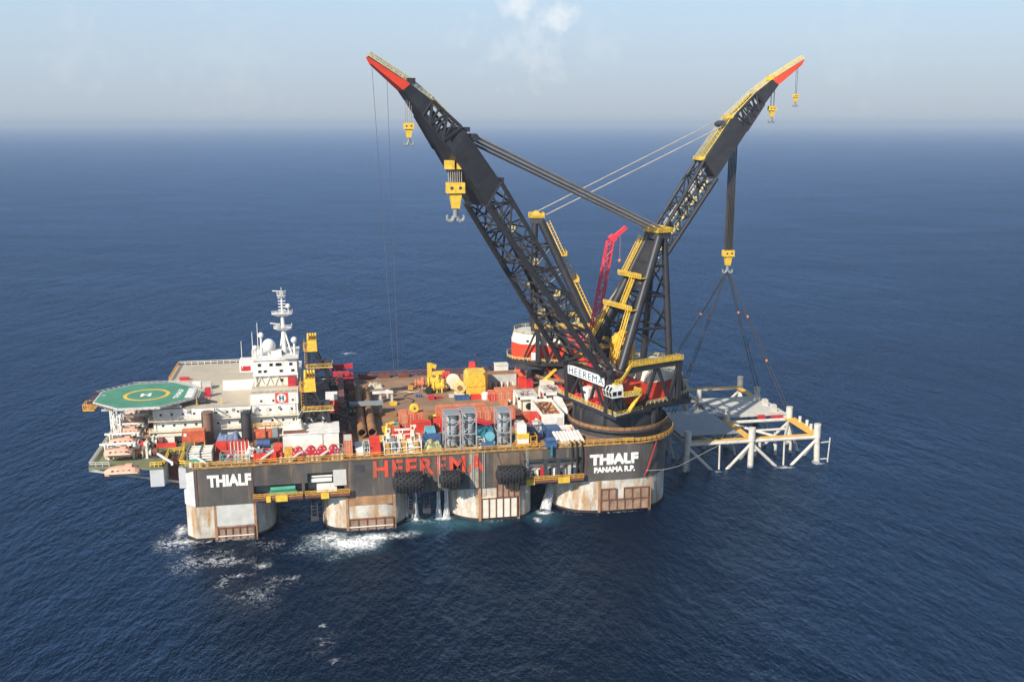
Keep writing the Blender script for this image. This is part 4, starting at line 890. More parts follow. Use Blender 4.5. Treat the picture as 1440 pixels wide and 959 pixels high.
MB().rail([(-13.2, 79.8, 31.05), (14.4, 79.8, 31.05)], 1.2, 0.09, 2.2).build('roof_railing', M_CREAM, A); MB().rail([(-13.2, 58, 31.05), (-13.2, 79.8, 31.05)], 1.2, 0.09, 2.2).build('roof_railing', M_ORYEL, A)
MB().box(5.0, 14.6, 43.0, 52.0, 31.05, 34.2).build('roof_house', M_WHITE, A); MB().box(4.9, 14.6, 43.0, 52.0, 34.2, 34.35).build('roof', M_TAN, A)
MB().box(8.5, 13.0, 62, 67, 31.05, 35.8).build('roof_cabin', M_WHITE, A); MB().box(9.0, 12.0, 61.9, 61.98, 32.4, 34.0).build('cabin_marking', M_CRIM, A)
MB().box(12.0, 17.5, 68, 76, 31.05, 37.6).build('roof_house', M_TAN, A)
MB().box(-1.5, 1.2, 45, 48, 31.05, 33.0).build('roof_locker', M_LGREY, A); MB().box(-4.6, -2.0, 46.0, 48, 31.05, 33.2).build('roof_locker', M_WHITE, A)
MB().box(-10, -7, 58, 59, 31.05, 32.0).build('fire_monitor', M_CRIM, A); MB().box(0.4, 2.0, 36, 37.5, 31.05, 33.8).build('fire_monitor', M_CRIM, A)
for x in (-1.0, 6.0): MB().bar((x, 27.5, 31.05), (x, 27.5, 33.0), 0.25).build('roof_lamp_post', M_YELLOW, A)
MB().box(-11.6, -7.2, 22.2, 25.2, DZ, 23.6).build('lower_annex', M_WHITE, A); MB().box(-12.2, -2.0, 22.0, 25.2, 23.6, 23.8).build('annex_roof', M_CREAM, A)
MB().box(16.5, 28.5, 22.5, 25.2, 24.2, 24.5).build('balcony', M_CREAM, A)

H = thing('helideck', 'green octagonal helideck with a yellow ring and a white letter on it', 'helideck', (-16.0, 33.9, 31.0))
hc, hr, hz = (-16.0, 33.9), 15.1, 33.2
octo = lambda r, a0=-157.5: [(hc[0] + r*math.cos(R(a0+45*k)), hc[1] + r*math.sin(R(a0+45*k))) for k in range(8)]
MB().prism(octo(hr), hz-0.7, hz).build('landing_deck', M_LGREY, H)
top = MB().prism(octo(hr-0.45), hz, hz+0.02).build('green_surface', M_HELI, H)
def ring(mb, r0, r1, z, n=56):
    vs = [(hc[0]+r*math.cos(2*math.pi*i/n), hc[1]+r*math.sin(2*math.pi*i/n), z) for r in (r0, r1) for i in range(n)]
    return mb.add(vs, [(i, (i+1) % n, n+(i+1) % n, n+i)[::-1] for i in range(n)])
ring(MB(), 5.5, 6.6, hz+0.026).build('yellow_ring', M_YELLOW, top)
lettering('H', 4.4, M_WHLET, frame((hc[0]-1.6, hc[1]-1.7, hz+0.03), (1,0.04,0), (-0.04,1,0)), top, 'landing_letter', 0.05, 0.003, 3.0)
lettering('THIALF', 2.1, M_WHLET, frame((hc[0]+9.6, hc[1]-5.6, hz+0.03), (0.05,1,0), (-1,0.05,0)), top, 'name_lettering', 0.03, 0.003, 10.4)
o8 = octo(hr-0.5); E1, E2 = Vector((*o8[3], 0)), Vector((*o8[4], 0)); inn = (Vector((hc[0], hc[1], 0)) - (E1+E2)/2).normalized()*2.1
MB().add([(E1.x, E1.y, hz+0.028), (E2.x, E2.y, hz+0.028), (E2.x+inn.x, E2.y+inn.y, hz+0.028), (E1.x+inn.x, E1.y+inn.y, hz+0.028)], [(0,1,2,3)]).build('white_sector', M_WHITE, top)
lettering('9', 1.3, M_WHLET, frame((hc[0]-12.0, hc[1]+1.0, hz+0.03), (0.4,0.9,0), (-0.9,0.4,0)), top, 'weight_marking', 0.04, 0.003)
oo, on = octo(hr), octo(hr+1.7)
for k in range(8):                                                     # safety net frames
    a, b_ = Vector((*oo[k], hz-0.25)), Vector((*oo[(k+1) % 8], hz-0.25)); c, d = Vector((*on[k], hz+0.1)), Vector((*on[(k+1) % 8], hz+0.1))
    mb = MB(); mb.bar(c, d, 0.12)
    for i in range(8): mb.bar(a.lerp(b_, i/7), c.lerp(d, i/7), 0.1)
    mb.bar(a.lerp(c, 0.5), b_.lerp(d, 0.5), 0.07); mb.build('safety_net', M_LGREY if k not in (0, 7) else M_BROWN, H)
mb = MB(); 
for k in range(5): mb.bar((hc[0]-10+k*5, hc[1]-(9, 12.4, 13.4, 12.4, 9)[k], hz-1.1), (hc[0]-10+k*5, hc[1]+(9, 12.4, 13.4, 12.4, 9)[k], hz-1.1), 0.5, 0.8)
for k in range(4): mb.bar((hc[0]-11, hc[1]-9+k*6, hz-1.6), (hc[0]+11, hc[1]-9+k*6, hz-1.6), 0.4, 0.5)
mb.build('deck_beams', M_LGREY, H)
for x, y, zb in ((-22.2, 21.0, 21.0), (-27, 40, 21.0)):
    mb = MB()
    for dx, dy in ((-0.9,-0.9),(0.9,-0.9),(0.9,0.9),(-0.9,0.9)): mb.bar((x+dx, y+dy, zb), (x+dx, y+dy, hz-1.9), 0.34)
    for k in range(6):
        z = zb + k*1.7; s_ = 1 if k % 2 else -1; mb.bar((x-0.9*s_, y-0.9, z), (x+0.9*s_, y-0.9, z+1.7), 0.22); mb.bar((x-0.9, y-0.9*s_, z), (x-0.9, y+0.9*s_, z+1.7), 0.22); mb.bar((x+0.9, y-0.9*s_, z), (x+0.9, y+0.9*s_, z+1.7), 0.22)
    mb.build('support_tower', M_WHITE, H)
MB().box(-1.6, 1.6, 27.5, 31.5, hz-1.4, hz-1.1).build('access_platform', M_DARK, H)
MB().bar((1.4, 29.5, hz-1.2), (4.4, 29.5, 31.1), 1.2, 0.3).build('access_stair', M_DARK, H)
mb = MB()
for z in (hz-2.0, hz-0.3):
    for a, b_ in (((-16.4, -7.0), (-16.4, -2.6)), ((-16.4, -7.0), (-13.4, -7.6)), ((-16.4, -2.6), (-14, -2.2))): mb.bar((hc[0]+a[0], hc[1]+a[1], z), (hc[0]+b_[0], hc[1]+b_[1], z), 0.2)
for a in ((-16.4, -7.0), (-16.4, -4.8), (-16.4, -2.6), (-15, -7.3)): mb.bar((hc[0]+a[0], hc[1]+a[1], hz-2.0), (hc[0]+a[0], hc[1]+a[1], hz-0.3), 0.22)
mb.box(hc[0]-16.4, hc[0]-13.4, hc[1]-7.2, hc[1]-2.6, hz-2.2, hz-2.0); mb.build('fire_station', M_ORYEL, H)

T = thing('radar_mast', 'tall white radar mast with platforms and scanners on top of the wheelhouse', 'mast', (24.4, 38, 42.8))
MB().tube((24.4, 38, 42.8), (24.2, 38, 56.0), 0.85, 12, 0.5).build('mast_pole', M_WHITE, T, True)
mb = MB(); mb.bar((26.6, 37, 42.8), (24.6, 38, 50.5), 0.4); mb.bar((22.8, 39.5, 42.8), (24.2, 38, 50.5), 0.4); mb.build('mast_stay', M_WHITE, T)
MB().tube((24.2, 38, 56), (24.2, 38, 62.2), 0.32, 8, 0.2).build('top_pole', M_WHITE, T, True)
for k in range(5): MB().box(23.1, 25.3, 37.9, 38.1, 56.6+k*0.9, 56.85+k*0.9).build('aerial_rung', M_WHITE, T)
for z, w in ((51.2, 2.6), (55.6, 3.0)):
    MB().frustum([(24.2-w*0.5, 37, z-0.7), (24.2+w*0.5, 37, z-0.7), (24.2+w*0.5, 39, z-0.7), (24.2-w*0.5, 39, z-0.7)], [(24.2-w, 36.4, z), (24.2+w, 36.4, z), (24.2+w, 39.6, z), (24.2-w, 39.6, z)]).build('mast_platform', M_WHITE, T)
    MB().rail([(24.2-w, 36.4, z), (24.2+w, 36.4, z), (24.2+w, 39.6, z)], 1.0, 0.07, 1.2).build('platform_railing', M_WHITE, T)
MB().box(23.0, 25.4, 37.2, 38.8, 60.9, 61.1).build('mast_platform', M_WHITE, T); MB().rail([(23.0, 37.2, 61.1), (25.4, 37.2, 61.1), (25.4, 38.8, 61.1)], 1.4, 0.08, 0.8).build('platform_railing', M_WHITE, T)
MB().bar((20.6, 36.6, 53.0), (23.4, 37.4, 52.4), 0.45, 0.35).build('radar_scanner', M_WHITE, T); MB().bar((22.4, 37, 51.2), (22.4, 37, 52.3), 0.5).build('radar_pedestal', M_WHITE, T)
MB().bar((21.6, 38, 62.6), (24.0, 38, 62.4), 0.25).build('radar_scanner', M_WHITE, T); MB().bar((24.2, 38, 62), (24.2, 38, 63.6), 0.14).build('top_aerial', M_WHITE, T)
MB().bar((26.0, 38, 55.6), (26.0, 38, 57.2), 0.25).ball((26.0, 38, 57.8), 0.75).build('small_radome', M_WHITE, T, True)
def radome(x, y, zb, h, r, label):
    t = thing('radome', label, 'satellite dome', (x, y, zb), 0, 'white radomes by the mast')
    MB().tube((x, y, zb), (x, y, zb+h), 0.22+r*0.12, 8).build('radome_post', M_WHITE, t, True); MB().ball((x, y, zb+h+r*0.8), r, 18, 12, 1.05).build('radome_shell', M_WHITE, t, True)
radome(19.8, 37.5, 42.8, 1.5, 2.0, 'largest white satellite dome at the foot of the radar mast'); radome(17.4, 40, 42.8, 5.2, 0.85, 'small white dome on the tallest post behind the largest dome')
radome(15.8, 36, 42.8, 2.2, 0.8, 'small white dome at the helideck end of the wheelhouse roof'); radome(27.4, 36, 43.3, 3.6, 0.95, 'white dome on a braced post just beyond the radar mast')
for x, y, zb, h, lab in ((15.0, 37, 42.8, 7.6, 'thin white whip aerial at the helideck corner of the wheelhouse roof'), (16.4, 40, 42.8, 9.8, 'tallest thin white whip aerial on the wheelhouse roof'), (9.8, 58, 34.3, 9.0, 'thin whip aerial standing alone on the tan roof')):
    solo(MB().tube((x, y, zb), (x, y, zb+h), 0.13, 6, 0.07), 'whip_aerial', M_WHITE, lab, 'aerial', 'whip aerials')
solo(MB().bar((19, 36, 42.8), (24, 36, 42.8), 2.2, 0.3).box(20.5, 23.5, 35, 38.5, 42.8, 44.6), 'roof_locker', M_WHITE, 'white slanted locker between the largest dome and the radar mast', 'locker')

# ------------------------------------------------------------------ bow: lifeboats in davits, winches
M_DAVIT = M_WHITE
def lifeboat(x, y, z, l, label, rz=0.0, davit=True):
    t = thing('lifeboat', label, 'lifeboat', (x, y, z), rz, 'orange lifeboats along the bow'); MM = WORLD[t.name]
    def sec(u, hw, zt):   # cross-section ring at u along the boat
        return [(u, -hw*0.35, 0.05), (u, -hw, 1.0), (u, -hw*0.98, 1.35), (u, -hw*0.7, zt), (u, hw*0.7, zt), (u, hw*0.98, 1.35), (u, hw, 1.0), (u, hw*0.35, 0.05)]
    b = MB(MM); ss = [sec(-l/2, 0.45, 1.5), sec(-l*0.36, 1.3, 2.2), sec(-l*0.1, 1.6, 2.5), sec(l*0.22, 1.6, 2.55), sec(l*0.38, 1.35, 2.3), sec(l/2, 0.7, 1.6)]
    for a, c in zip(ss, ss[1:]): b.frustum(a, c)
    h = b.build('boat_hull', M_BOATORG, t, True)
    MB(MM).box(l*0.1, l*0.3, -0.7, 0.7, 2.5, 3.1).build('coxswain_dome', M_BOATORG, h)
    MB(MM).box(-l*0.46, l*0.47, -1.66, -1.56, 1.0, 1.2).build('rubbing_strake', M_CREAM, h)
    for k in range(4): MB(MM).box(-l*0.28+k*1.4, -l*0.28+k*1.4+0.6, -1.42, -1.3, 1.6, 1.95).build('boat_window', M_GLASS, h)
    return t
def davit(x, y, l, label):
    t = thing('lifeboat_davit', label, 'davit', (x, y, DZ), 0, 'white davits along the bow')
    for dx in (-l*0.36, l*0.36):
        mb = MB(); mb.bar((x+dx, y+2.4, DZ), (x+dx, y+2.4, DZ+5.0), 0.55); mb.bar((x+dx, y+2.6, DZ+4.8), (x+dx, y-1.2, DZ+5.2), 0.5); mb.bar((x+dx, y+2.4, DZ+2.0), (x+dx, y+0.4, DZ+4.9), 0.35); mb.build('davit_arm', M_DAVIT, t)
    MB().bar((x-l*0.5, y-0.6, DZ+5.3), (x+l*0.5, y-0.6, DZ+5.3), 0.5).build('davit_beam', M_DAVIT, t)
    mb = MB()
    for k in range(5): mb.bar((x-l*0.45+k*l*0.22, y+3.0, DZ), (x-l*0.45+k*l*0.22, y+3.0, DZ+3.6), 0.26)
    for z in (1.2, 2.4, 3.6): mb.bar((x-l*0.45, y+3.0, DZ+z), (x+l*0.45, y+3.0, DZ+z), 0.24)
    mb.bar((x-l*0.45, y+3.0, DZ), (x, y+3.0, DZ+3.6), 0.2); mb.build('boarding_frame', M_CREAM, t)
    MB().box(x-l*0.3, x-l*0.05, y+3.2, y+4.6, DZ+0.4, DZ+1.9).build('raft_canister', M_WHITE, t); MB().box(x+l*0.05, x+l*0.26, y+3.2, y+4.4, DZ+0.3, DZ+2.2).build('stores_locker', M_CRIM, t)
    MB().tube((x+l*0.36, y+2.4, DZ+3.4), (x+l*0.36+1.6, y+2.4, DZ+3.4), 0.7, 12).build('davit_winch', M_CREAM, t, True)
LB = [(-19.0, 9.5), (-19.6, 19.0), (-19.9, 28.5), (-20.2, 38), (-20.4, 48), (-20.6, 58), (-20.8, 68)]
where = ['next to the boat slung outside', 'second along the bow edge', 'third along the bow edge', 'in the middle of the bow row', 'third from the far end of the row', 'second from the far end of the row', 'at the far end of the row']
for k, (x, y) in enumerate(LB):
    lifeboat(x-1.2, y, DZ+1.4, 7.4, 'faded orange lifeboat hanging in its davit, ' + where[k]); davit(x-1.0, y, 9.4, 'white lifeboat davit frame, ' + where[k])
lifeboat(-18.2, 3.0, DZ-1.8, 9.0, 'large pale orange lifeboat slung outside the near edge of the bow platform')
lifeboat(-29.5, 62, DZ+1.5, 8.5, 'lifeboat with a dark canopy hanging beyond the bow edge behind the helideck leg', R(90))
for k, y in enumerate((12, 22, 32, 42, 52, 62)):
    t = thing('anchor_winch', 'cream anchor winch with two drums on the green bow deck, ' + ['nearest the fairlead box','second from the fairlead box','third from the fairlead box','fourth from the fairlead box','fifth from the fairlead box','farthest from the fairlead box'][k], 'winch', (-11.5, y, DZ), 0, 'anchor winches')
    MB().box(-13.2, -10.0, y-1.2, y+1.2, DZ, DZ+0.5).build('winch_bed', M_DARK, t)
    for dx in (-0.9, 0.8): MB().tube((-11.6+dx-0.6, y, DZ+1.5), (-11.6+dx+0.6, y, DZ+1.5), 1.15, 14).build('winch_drum', M_CREAM if dx < 0 else M_BROWN, t, True)
    MB().box(-13.3, -12.7, y-1.3, y+1.3, DZ, DZ+3.0+(k == 0)*1.4).build('winch_side', M_CREAM, t)
for k, y in enumerate((13, 19, 25, 31, 37, 43, 49, 55, 61)):
    t = thing('mooring_reel', 'rope reel on a white stand beside the lifeboats, %s from the near edge' % ORD[k], 'reel', (-15.6, y, DZ), 0, 'rope reels on the bow deck')
    MB().tube((-16.4, y, DZ+1.6), (-14.6, y, DZ+1.6), 1.0, 14).build('reel_drum', (M_CONT2, M_CRIM, M_RUSTP)[k % 3], t, True)
    for x in (-16.6, -14.5): MB().box(x, x+0.22, y-1.2, y+1.2, DZ, DZ+2.9).build('reel_stand', M_WHITE, t)
    MB().bar((-14.2, y+1.8, DZ), (-14.2, y+1.8, DZ+3.6), 0.35).bar((-14.2, y+1.8, DZ+3.5), (-12.6, y+1.6, DZ+3.0), 0.3).build('guide_post', M_CREAM, t)
solo(MB().bar((-9.4, 6.2, DZ+2.8), (-5.4, 4.0, DZ+0.7), 0.5).bar((-5.4, 4.0, DZ), (-5.4, 4.0, DZ+0.9), 0.6), 'mooring_davit', M_WHITE, 'white slanting davit arm on the bow deck above the fairlead box', 'davit')
def fairarm(x, y, s, label): 
    solo(MB().bar((x-1.9*s, y+1.0, DZ+3.0), (x+1.9*s, y-0.6, DZ+0.9), 0.45).bar((x+1.9*s, y-0.6, DZ), (x+1.9*s, y-0.6, DZ+1.1), 0.55), 'mooring_davit', M_WHITE, label, 'davit', 'davit arms along the near deck edge')
fairarm(2.2, 1.6, 1, 'white davit arm sloping across the pale pipe bundle'); fairarm(20.0, 1.6, -1, 'white davit arm in front of the open red skip')
fairarm(28.6, 1.6, -1, 'white davit arm in front of the leftmost red reel'); fairarm(36.0, 1.6, -1, 'white davit arm in front of the rightmost red reels')

# ------------------------------------------------------------------ cargo builders
def container(x0, x1, y0, y1, z0, z1, mat, label, group=None, name='shipping_container', roof=None, mark=None):
    t = thing(name, label, 'container', ((x0+x1)/2, (y0+y1)/2, z0), 0, group)
    mb = MB(); mb.box(x0+0.1, x1-0.1, y0+0.1, y1-0.1, z0+0.12, z1-0.1)
    n = max(4, int((x1-x0)/0.5))                                    # corrugated walls
    for k in range(n):
        xx = x0+0.2+(x1-x0-0.4)*k/n; mb.box(xx, xx+0.22, y0+0.04, y0+0.11, z0+0.2, z1-0.2)
    m = max(4, int((y1-y0)/0.5))
    for k in range(m):
        yy = y0+0.2+(y1-y0-0.4)*k/m; mb.box(x0+0.04, x0+0.11, yy, yy+0.22, z0+0.2, z1-0.2)
    b = mb.build('container_wall', mat, t)
    f = MB()
    for xx in (x0, x1-0.16):
        for yy in (y0, y1-0.16): f.box(xx, xx+0.16, yy, yy+0.16, z0, z1)
    for zz in (z0, z1-0.16):
        for yy in (y0, y1-0.16): f.box(x0+0.17, x1-0.17, yy, yy+0.15, zz, zz+0.15)
        for xx in (x0, x1-0.16): f.box(xx, xx+0.15, y0+0.17, y1-0.17, zz, zz+0.15)
    f.build('corner_frame', mat, t)
    if roof is not None: MB().box(x0+0.2, x1-0.2, y0+0.2, y1-0.2, z1-0.09, z1-0.02).build('roof', roof, t)
    if mark is not None:
        MB().box(x0+0.5, x0+1.3, y0+0.0, y0+0.03, z1-1.5, z1-0.6).build('white_marking', M_WHITE, b)
    if x1-x0 < 3.2:
        for xx in (x0+0.75, x1-0.85): MB().box(xx, xx+0.1, y0-0.03, y0+0.03, z0+0.2, z1-0.2).build('door_bar', M_LGREY, t)
    return t
def skip(x0, x1, y0, y1, z0, z1, mat, label, name='open_skip', fill=None, group=None):
    t = thing(name, label, 'skip', ((x0+x1)/2, (y0+y1)/2, z0), 0, group)
    w = 0.15; mb = MB(); mb.box(x0, x1, y0, y0+w, z0, z1); mb.box(x0, x1, y1-w, y1, z0, z1); mb.box(x0, x0+w, y0+w, y1-w, z0, z1); mb.box(x1-w, x1, y0+w, y1-w, z0, z1); mb.box(x0+w, x1-w, y0+w, y1-w, z0, z0+w)
    for k in range(max(2, int((x1-x0)/1.5))):
        xx = x0+0.3+k*1.5
        if xx < x1-0.2: mb.box(xx, xx+0.18, y0-0.1, y0, z0, z1)
    mb.build('skip_body', mat, t)
    if fill is not None:
        rr = random.Random(int(x0*10)); f = MB()
        for k in range(int(14*(x1-x0)*(y1-y0)/20)+6):
            cx, cyy = rr.uniform(x0+0.5, x1-0.5), rr.uniform(y0+0.4, y1-0.4); s_ = rr.uniform(0.3, 0.6); zz = z1-0.6+rr.uniform(0, 0.6)
            f.bar((cx-s_*rr.uniform(-2, 2), cyy-s_, zz), (cx+s_*rr.uniform(-2, 2), cyy+s_, zz+rr.uniform(-0.3, 0.5)), s_)
        f.build('skip_contents', fill, t)
    return t
def frame_basket(x0, x1, y0, y1, z0, z1, mat, label, fill=(), name='cargo_frame', base=None, cat='frame'):
    """open tubular lifting frame with gear inside"""
    t = thing(name, label, cat, ((x0+x1)/2, (y0+y1)/2, z0))
    f = MB()
    for xx in (x0, x1):
        for yy in (y0, y1): f.bar((xx, yy, z0), (xx, yy, z1), 0.24)
        for zz in (z0+0.1, (z0+z1)/2, z1): f.bar((xx, y0, zz), (xx, y1, zz), 0.18)
    for yy in (y0, y1):
        for zz in (z0+0.1, (z0+z1)/2, z1): f.bar((x0, yy, zz), (x1, yy, zz), 0.18)
        n = max(1, round((x1-x0)/2.2))
        for k in range(1, n): f.bar((x0+(x1-x0)*k/n, yy, z0), (x0+(x1-x0)*k/n, yy, z1), 0.16)
    f.bar((x0, y0, z0), (x1, y0, (z0+z1)/2), 0.16); f.build('tube_frame', mat, t)
    MB().box(x0+0.1, x1-0.1, y0+0.1, y1-0.1, z0, z0+0.25).build('frame_floor', base or mat, t)
    rr = random.Random(int(x0*7+y0)); n = len(fill)
    for k, m in enumerate(fill):
        xa = x0+0.3+(x1-x0-0.6)*k/n; xb = x0+0.2+(x1-x0-0.6)*(k+0.85)/n; h = (z1-z0)*rr.uniform(0.4, 0.8)
        MB().box(xa, xb, y0+0.3, y1-0.4, z0+0.26, z0+h).build('stowed_gear', m, t)
    return t

# ------------------------------------------------------------------ cargo near the bow
C = container
t = C(-4.2, 2.0, 16.2, 19.4, DZ+2.4, DZ+5.6, M_CONT, 'red container raised on legs under the helideck side of the white block', roof=M_CONT2, mark=True)
for x in (-4.0, -0.9, 1.8): MB().bar((x, 16.4, DZ), (x, 16.4, DZ+2.4), 0.3).build('support_leg', M_ORYEL, t); MB().bar((x, 19.2, DZ), (x, 19.2, DZ+2.4), 0.3).build('support_leg', M_ORYEL, t)
solo(MB().box(-12, -6.5, 20.0, 21.4, DZ, DZ+1.0), 'red_locker', M_CONT3, 'low red locker on the green bow deck against the white annex', 'locker')
def stack(x, y, r, h, mat, label):
    t = thing('deck_pillar', label, 'pillar', (x, y, DZ)); MB().tube((x, y, DZ), (x, y, DZ+h), r, 18).build('pillar_shaft', mat, t, True)
    MB().tube((x, y, DZ+h), (x, y, DZ+h+0.3), r+0.25, 18).build('pillar_cap', mat, t, True); MB().box(x-r-0.3, x-r+0.1, y-0.4, y+0.4, DZ, DZ+h).build('cable_tray', M_DARK, t); return t
stack(2.4, 22.6, 1.45, 9.0, paint('brown_pillar', (0.2, 0.12, 0.085), 0.6, var=0.3, rust=0.4), 'brown cylindrical pillar standing before the white block beside the red container')
t = stack(13.2, 23.2, 1.3, 8.2, M_DARK, 'dark cylindrical pillar standing before the white block above the blue tarpaulin')
MB().rail([(11.8, 22, DZ+8.4), (14.6, 22, DZ+8.4), (14.6, 24.4, DZ+8.4)], 1.0, 0.08, 1.0).build('pillar_railing', M_DARK, t)
t = thing('pipe_bundle', 'bundle of pale pipes stacked at the near bow corner', 'pipes', (1.8, 7.5, DZ))
for k in range(7):
    for j in range(4 - (k % 2)):
        MB().tube((-1.2, 5.0+k*0.95, DZ+0.5+j*0.72), (5.0, 5.0+k*0.95, DZ+0.5+j*0.72), 0.33, 8).build('pipe', M_CREAM if (j+k) % 3 else M_LGREY, t, True)
for x in (-1.4, 1.9, 5.1): MB().box(x-0.12, x+0.12, 4.4, 11.2, DZ, DZ+3.2).build('pipe_rack', M_GREY, t)
solo(MB().box(-1.6, 3.0, 2.4, 3.9, DZ, DZ+1.2), 'green_crate', M_GREEN, 'green crate at the foot of the pale pipe bundle', 'crate')
t = thing('gas_bottle_rack', 'bright red rack holding six upright gas bottle quads below the blue tarpaulin', 'rack', (10.1, 10.8, DZ))
MB().box(5.6, 8.6, 9.6, 12.0, DZ, DZ+3.6).build('rack_cabinet', M_CONT3, t)
for k in range(6): MB().box(8.9+k*0.98, 9.5+k*0.98, 9.6, 12.0, DZ, DZ+3.7).build('bottle_quad', M_CONT3 if k % 2 == 0 else M_CRIM, t)
for k in range(6): MB().box(9.55+k*0.98, 9.8+k*0.98, 9.5, 9.9, DZ, DZ+3.8).build('quad_post', M_CREAM, t)
def heap(x0, x1, y0, y1, z0, h, mat, name, label, cat):
    """a lumpy draped heap: a grid whose height rises irregularly"""
    nx, ny = 14, 8; rr = random.Random(int(x0*31+y0)); g = [[0.0]*(ny+1) for _ in range(nx+1)]
    bumps = [(rr.random(), rr.random(), rr.uniform(0.12, 0.28), rr.uniform(0.5, 1.0)) for _ in range(9)]
    vs = []
    for i in range(nx+1):
        for j in range(ny+1):
            u, v = i/nx, j/ny; e = min(1, 6*min(u, 1-u))*min(1, 5*min(v, 1-v))
            z = e*(0.45 + max(b[3]*math.exp(-((u-b[0])**2+(v-b[1])**2)/b[2]**2) for b in bumps)*0.55) + e*rr.uniform(-0.09, 0.09)
            vs.append((x0+(x1-x0)*u, y0+(y1-y0)*v, z0+max(z, 0)*h))
    fs = [(i*(ny+1)+j, (i+1)*(ny+1)+j, (i+1)*(ny+1)+j+1, i*(ny+1)+j+1) for i in range(nx) for j in range(ny)]
    return solo(MB().add(vs, fs), name, mat, label, cat)
heap(4.8, 12.0, 16.0, 20.5, DZ+1.4, 3.4, M_TARP, 'tarpaulin_heap', 'crumpled grey-blue tarpaulin over stacked gear behind the red bottle rack', 'tarpaulin')
solo(MB().box(5.2, 11.6, 16.4, 20.2, DZ, DZ+1.7), 'steel_pallet', M_DARK, 'dark pallet load lying under the blue tarpaulin', 'pallet')
heap(13.6, 18.2, 6.5, 10.0, DZ, 2.8, M_WHITE, 'white_bag_heap', 'heap of white bags beside the red bottle rack', 'bags')
frame_basket(7.4, 11.0, 2.6, 5.6, DZ, DZ+2.6, M_GREY, 'grey cargo basket with green and white gear at the near bow edge', (M_GREEN, M_LGREY, M_WHITE, M_CRIM))
frame_basket(11.4, 15.2, 2.4, 5.4, DZ, DZ+2.4, M_LGREY, 'light grey cargo basket with a yellow lid next to the green gear', (M_WHITE, M_YELLOW, M_LGREY), base=M_GREY)
skip(16.3, 22.4, 2.2, 6.2, DZ, DZ+2.6, M_CONT3, 'open red skip full of grey scrap by the near deck edge', fill=M_GREY); solo(MB().box(21.6, 24.0, 3.2, 6.8, DZ, DZ+3.8).bar((20.4, 3.0, DZ+1.8), (23.6, 3.0, DZ+3.4), 0.7), 'red_chute', M_CONT3, 'tall red chute box at the end of the open red skip', 'chute')
t = thing('pump_skid', 'two-level pump skid with an orange-red hood above a blue tank', 'skid', (19.2, 17, DZ))
MB().box(15.4, 22.6, 15.6, 19.2, DZ+2.2, DZ+2.5).build('upper_deck', M_DARK, t); MB().box(15.6, 20.6, 16.0, 19.0, DZ+2.5, DZ+4.4).build('pump_hood', M_CONT, t); MB().box(20.7, 22.4, 16.0, 19.0, DZ+2.5, DZ+4.6).build('hood_end', M_GREY, t)
for x in (15.5, 19, 22.5): MB().bar((x, 15.7, DZ), (x, 15.7, DZ+5.8), 0.3).build('skid_post', M_DARK, t)
MB().rail([(15.4, 19.0, DZ+4.6), (22.6, 19.0, DZ+4.6)], 1.3, 0.1, 1.3).build('skid_railing', M_ORYEL, t)
MB().tube((16.6, 13.6, DZ+1.6), (20.2, 13.6, DZ+1.6), 1.15, 14).build('blue_tank', M_BLUE, t, True); MB().box(16.8, 20.0, 12.8, 14.4, DZ, DZ+0.6).build('tank_saddle', M_DARK, t); MB().box(20.4, 22.4, 12.6, 14.6, DZ, DZ+1.4).build('motor', M_GREEN, t)
t = thing('white_store_house', 'long white windowless deck house behind the row of red reels', 'deckhouse', (31.8, 14, DZ))
MB().box(24.0, 39.6, 9.4, 19.6, DZ, DZ+5.0).build('house_wall', M_WHITE, t); MB().box(23.8, 39.8, 9.2, 19.8, DZ+5.0, DZ+5.2).build('roof', M_WHITE, t); MB().bar((35.0, 9.3, DZ), (35.0, 9.3, DZ+5), 0.16).build('wall_pipe', M_LGREY, t)
heap(24.4, 30.2, 11.0, 18.0, DZ+5.2, 2.6, M_CREAM, 'covered_boat', 'white covered workboats lying on the roof of the long white deck house', 'boat')
solo(MB().box(24.2, 30.6, 10.0, 11.0, DZ+5.2, DZ+5.9), 'hose_trough', M_BROWN, 'rust-red hose trough along the roof edge of the long white deck house', 'trough')
solo(MB().box(24.6, 26.8, 2.4, 4.6, DZ, DZ+3.2), 'yellow_locker', M_ORYEL, 'yellow locker at the left end of the row of red reels', 'locker')
for k in range(4):
    x = 28.3+k*3.05 + (0.5 if k else 0)
    t = thing('reel', 'round bright red reel with white spots, %s' % ('standing apart beside the yellow locker', 'first of the three standing close together', 'middle of the three standing close together', 'last of the three standing close together')[k], 'reel', (x, 3.2, DZ), 0, 'red reels by the near deck edge')
    MB().tube((x, 2.2, DZ+1.9), (x, 4.6, DZ+1.9), 1.3, 20, 1.3).ball((x, 3.4, DZ+2.5), 1.1, 14, 8).build('reel_body', M_CRIM if k % 2 else M_CONT, t, True)
    MB().lathe((x, 2.1, DZ+2.0), [(1.55, -0.12), (1.55, 0.12)], 22, 'Y').build('reel_flange', M_CRIM, t)
    for i in range(6):
        a = 2*math.pi*i/6; MB().box(x+1.15*math.cos(a)-0.14, x+1.15*math.cos(a)+0.14, 1.9, 1.97, DZ+2.0+1.15*math.sin(a)-0.14, DZ+2.0+1.15*math.sin(a)+0.14).build('white_spot', M_WHITE, t)
    MB().box(x-1.2, x+1.2, 2.0, 4.6, DZ, DZ+0.6).build('reel_cradle', M_CRIM, t)
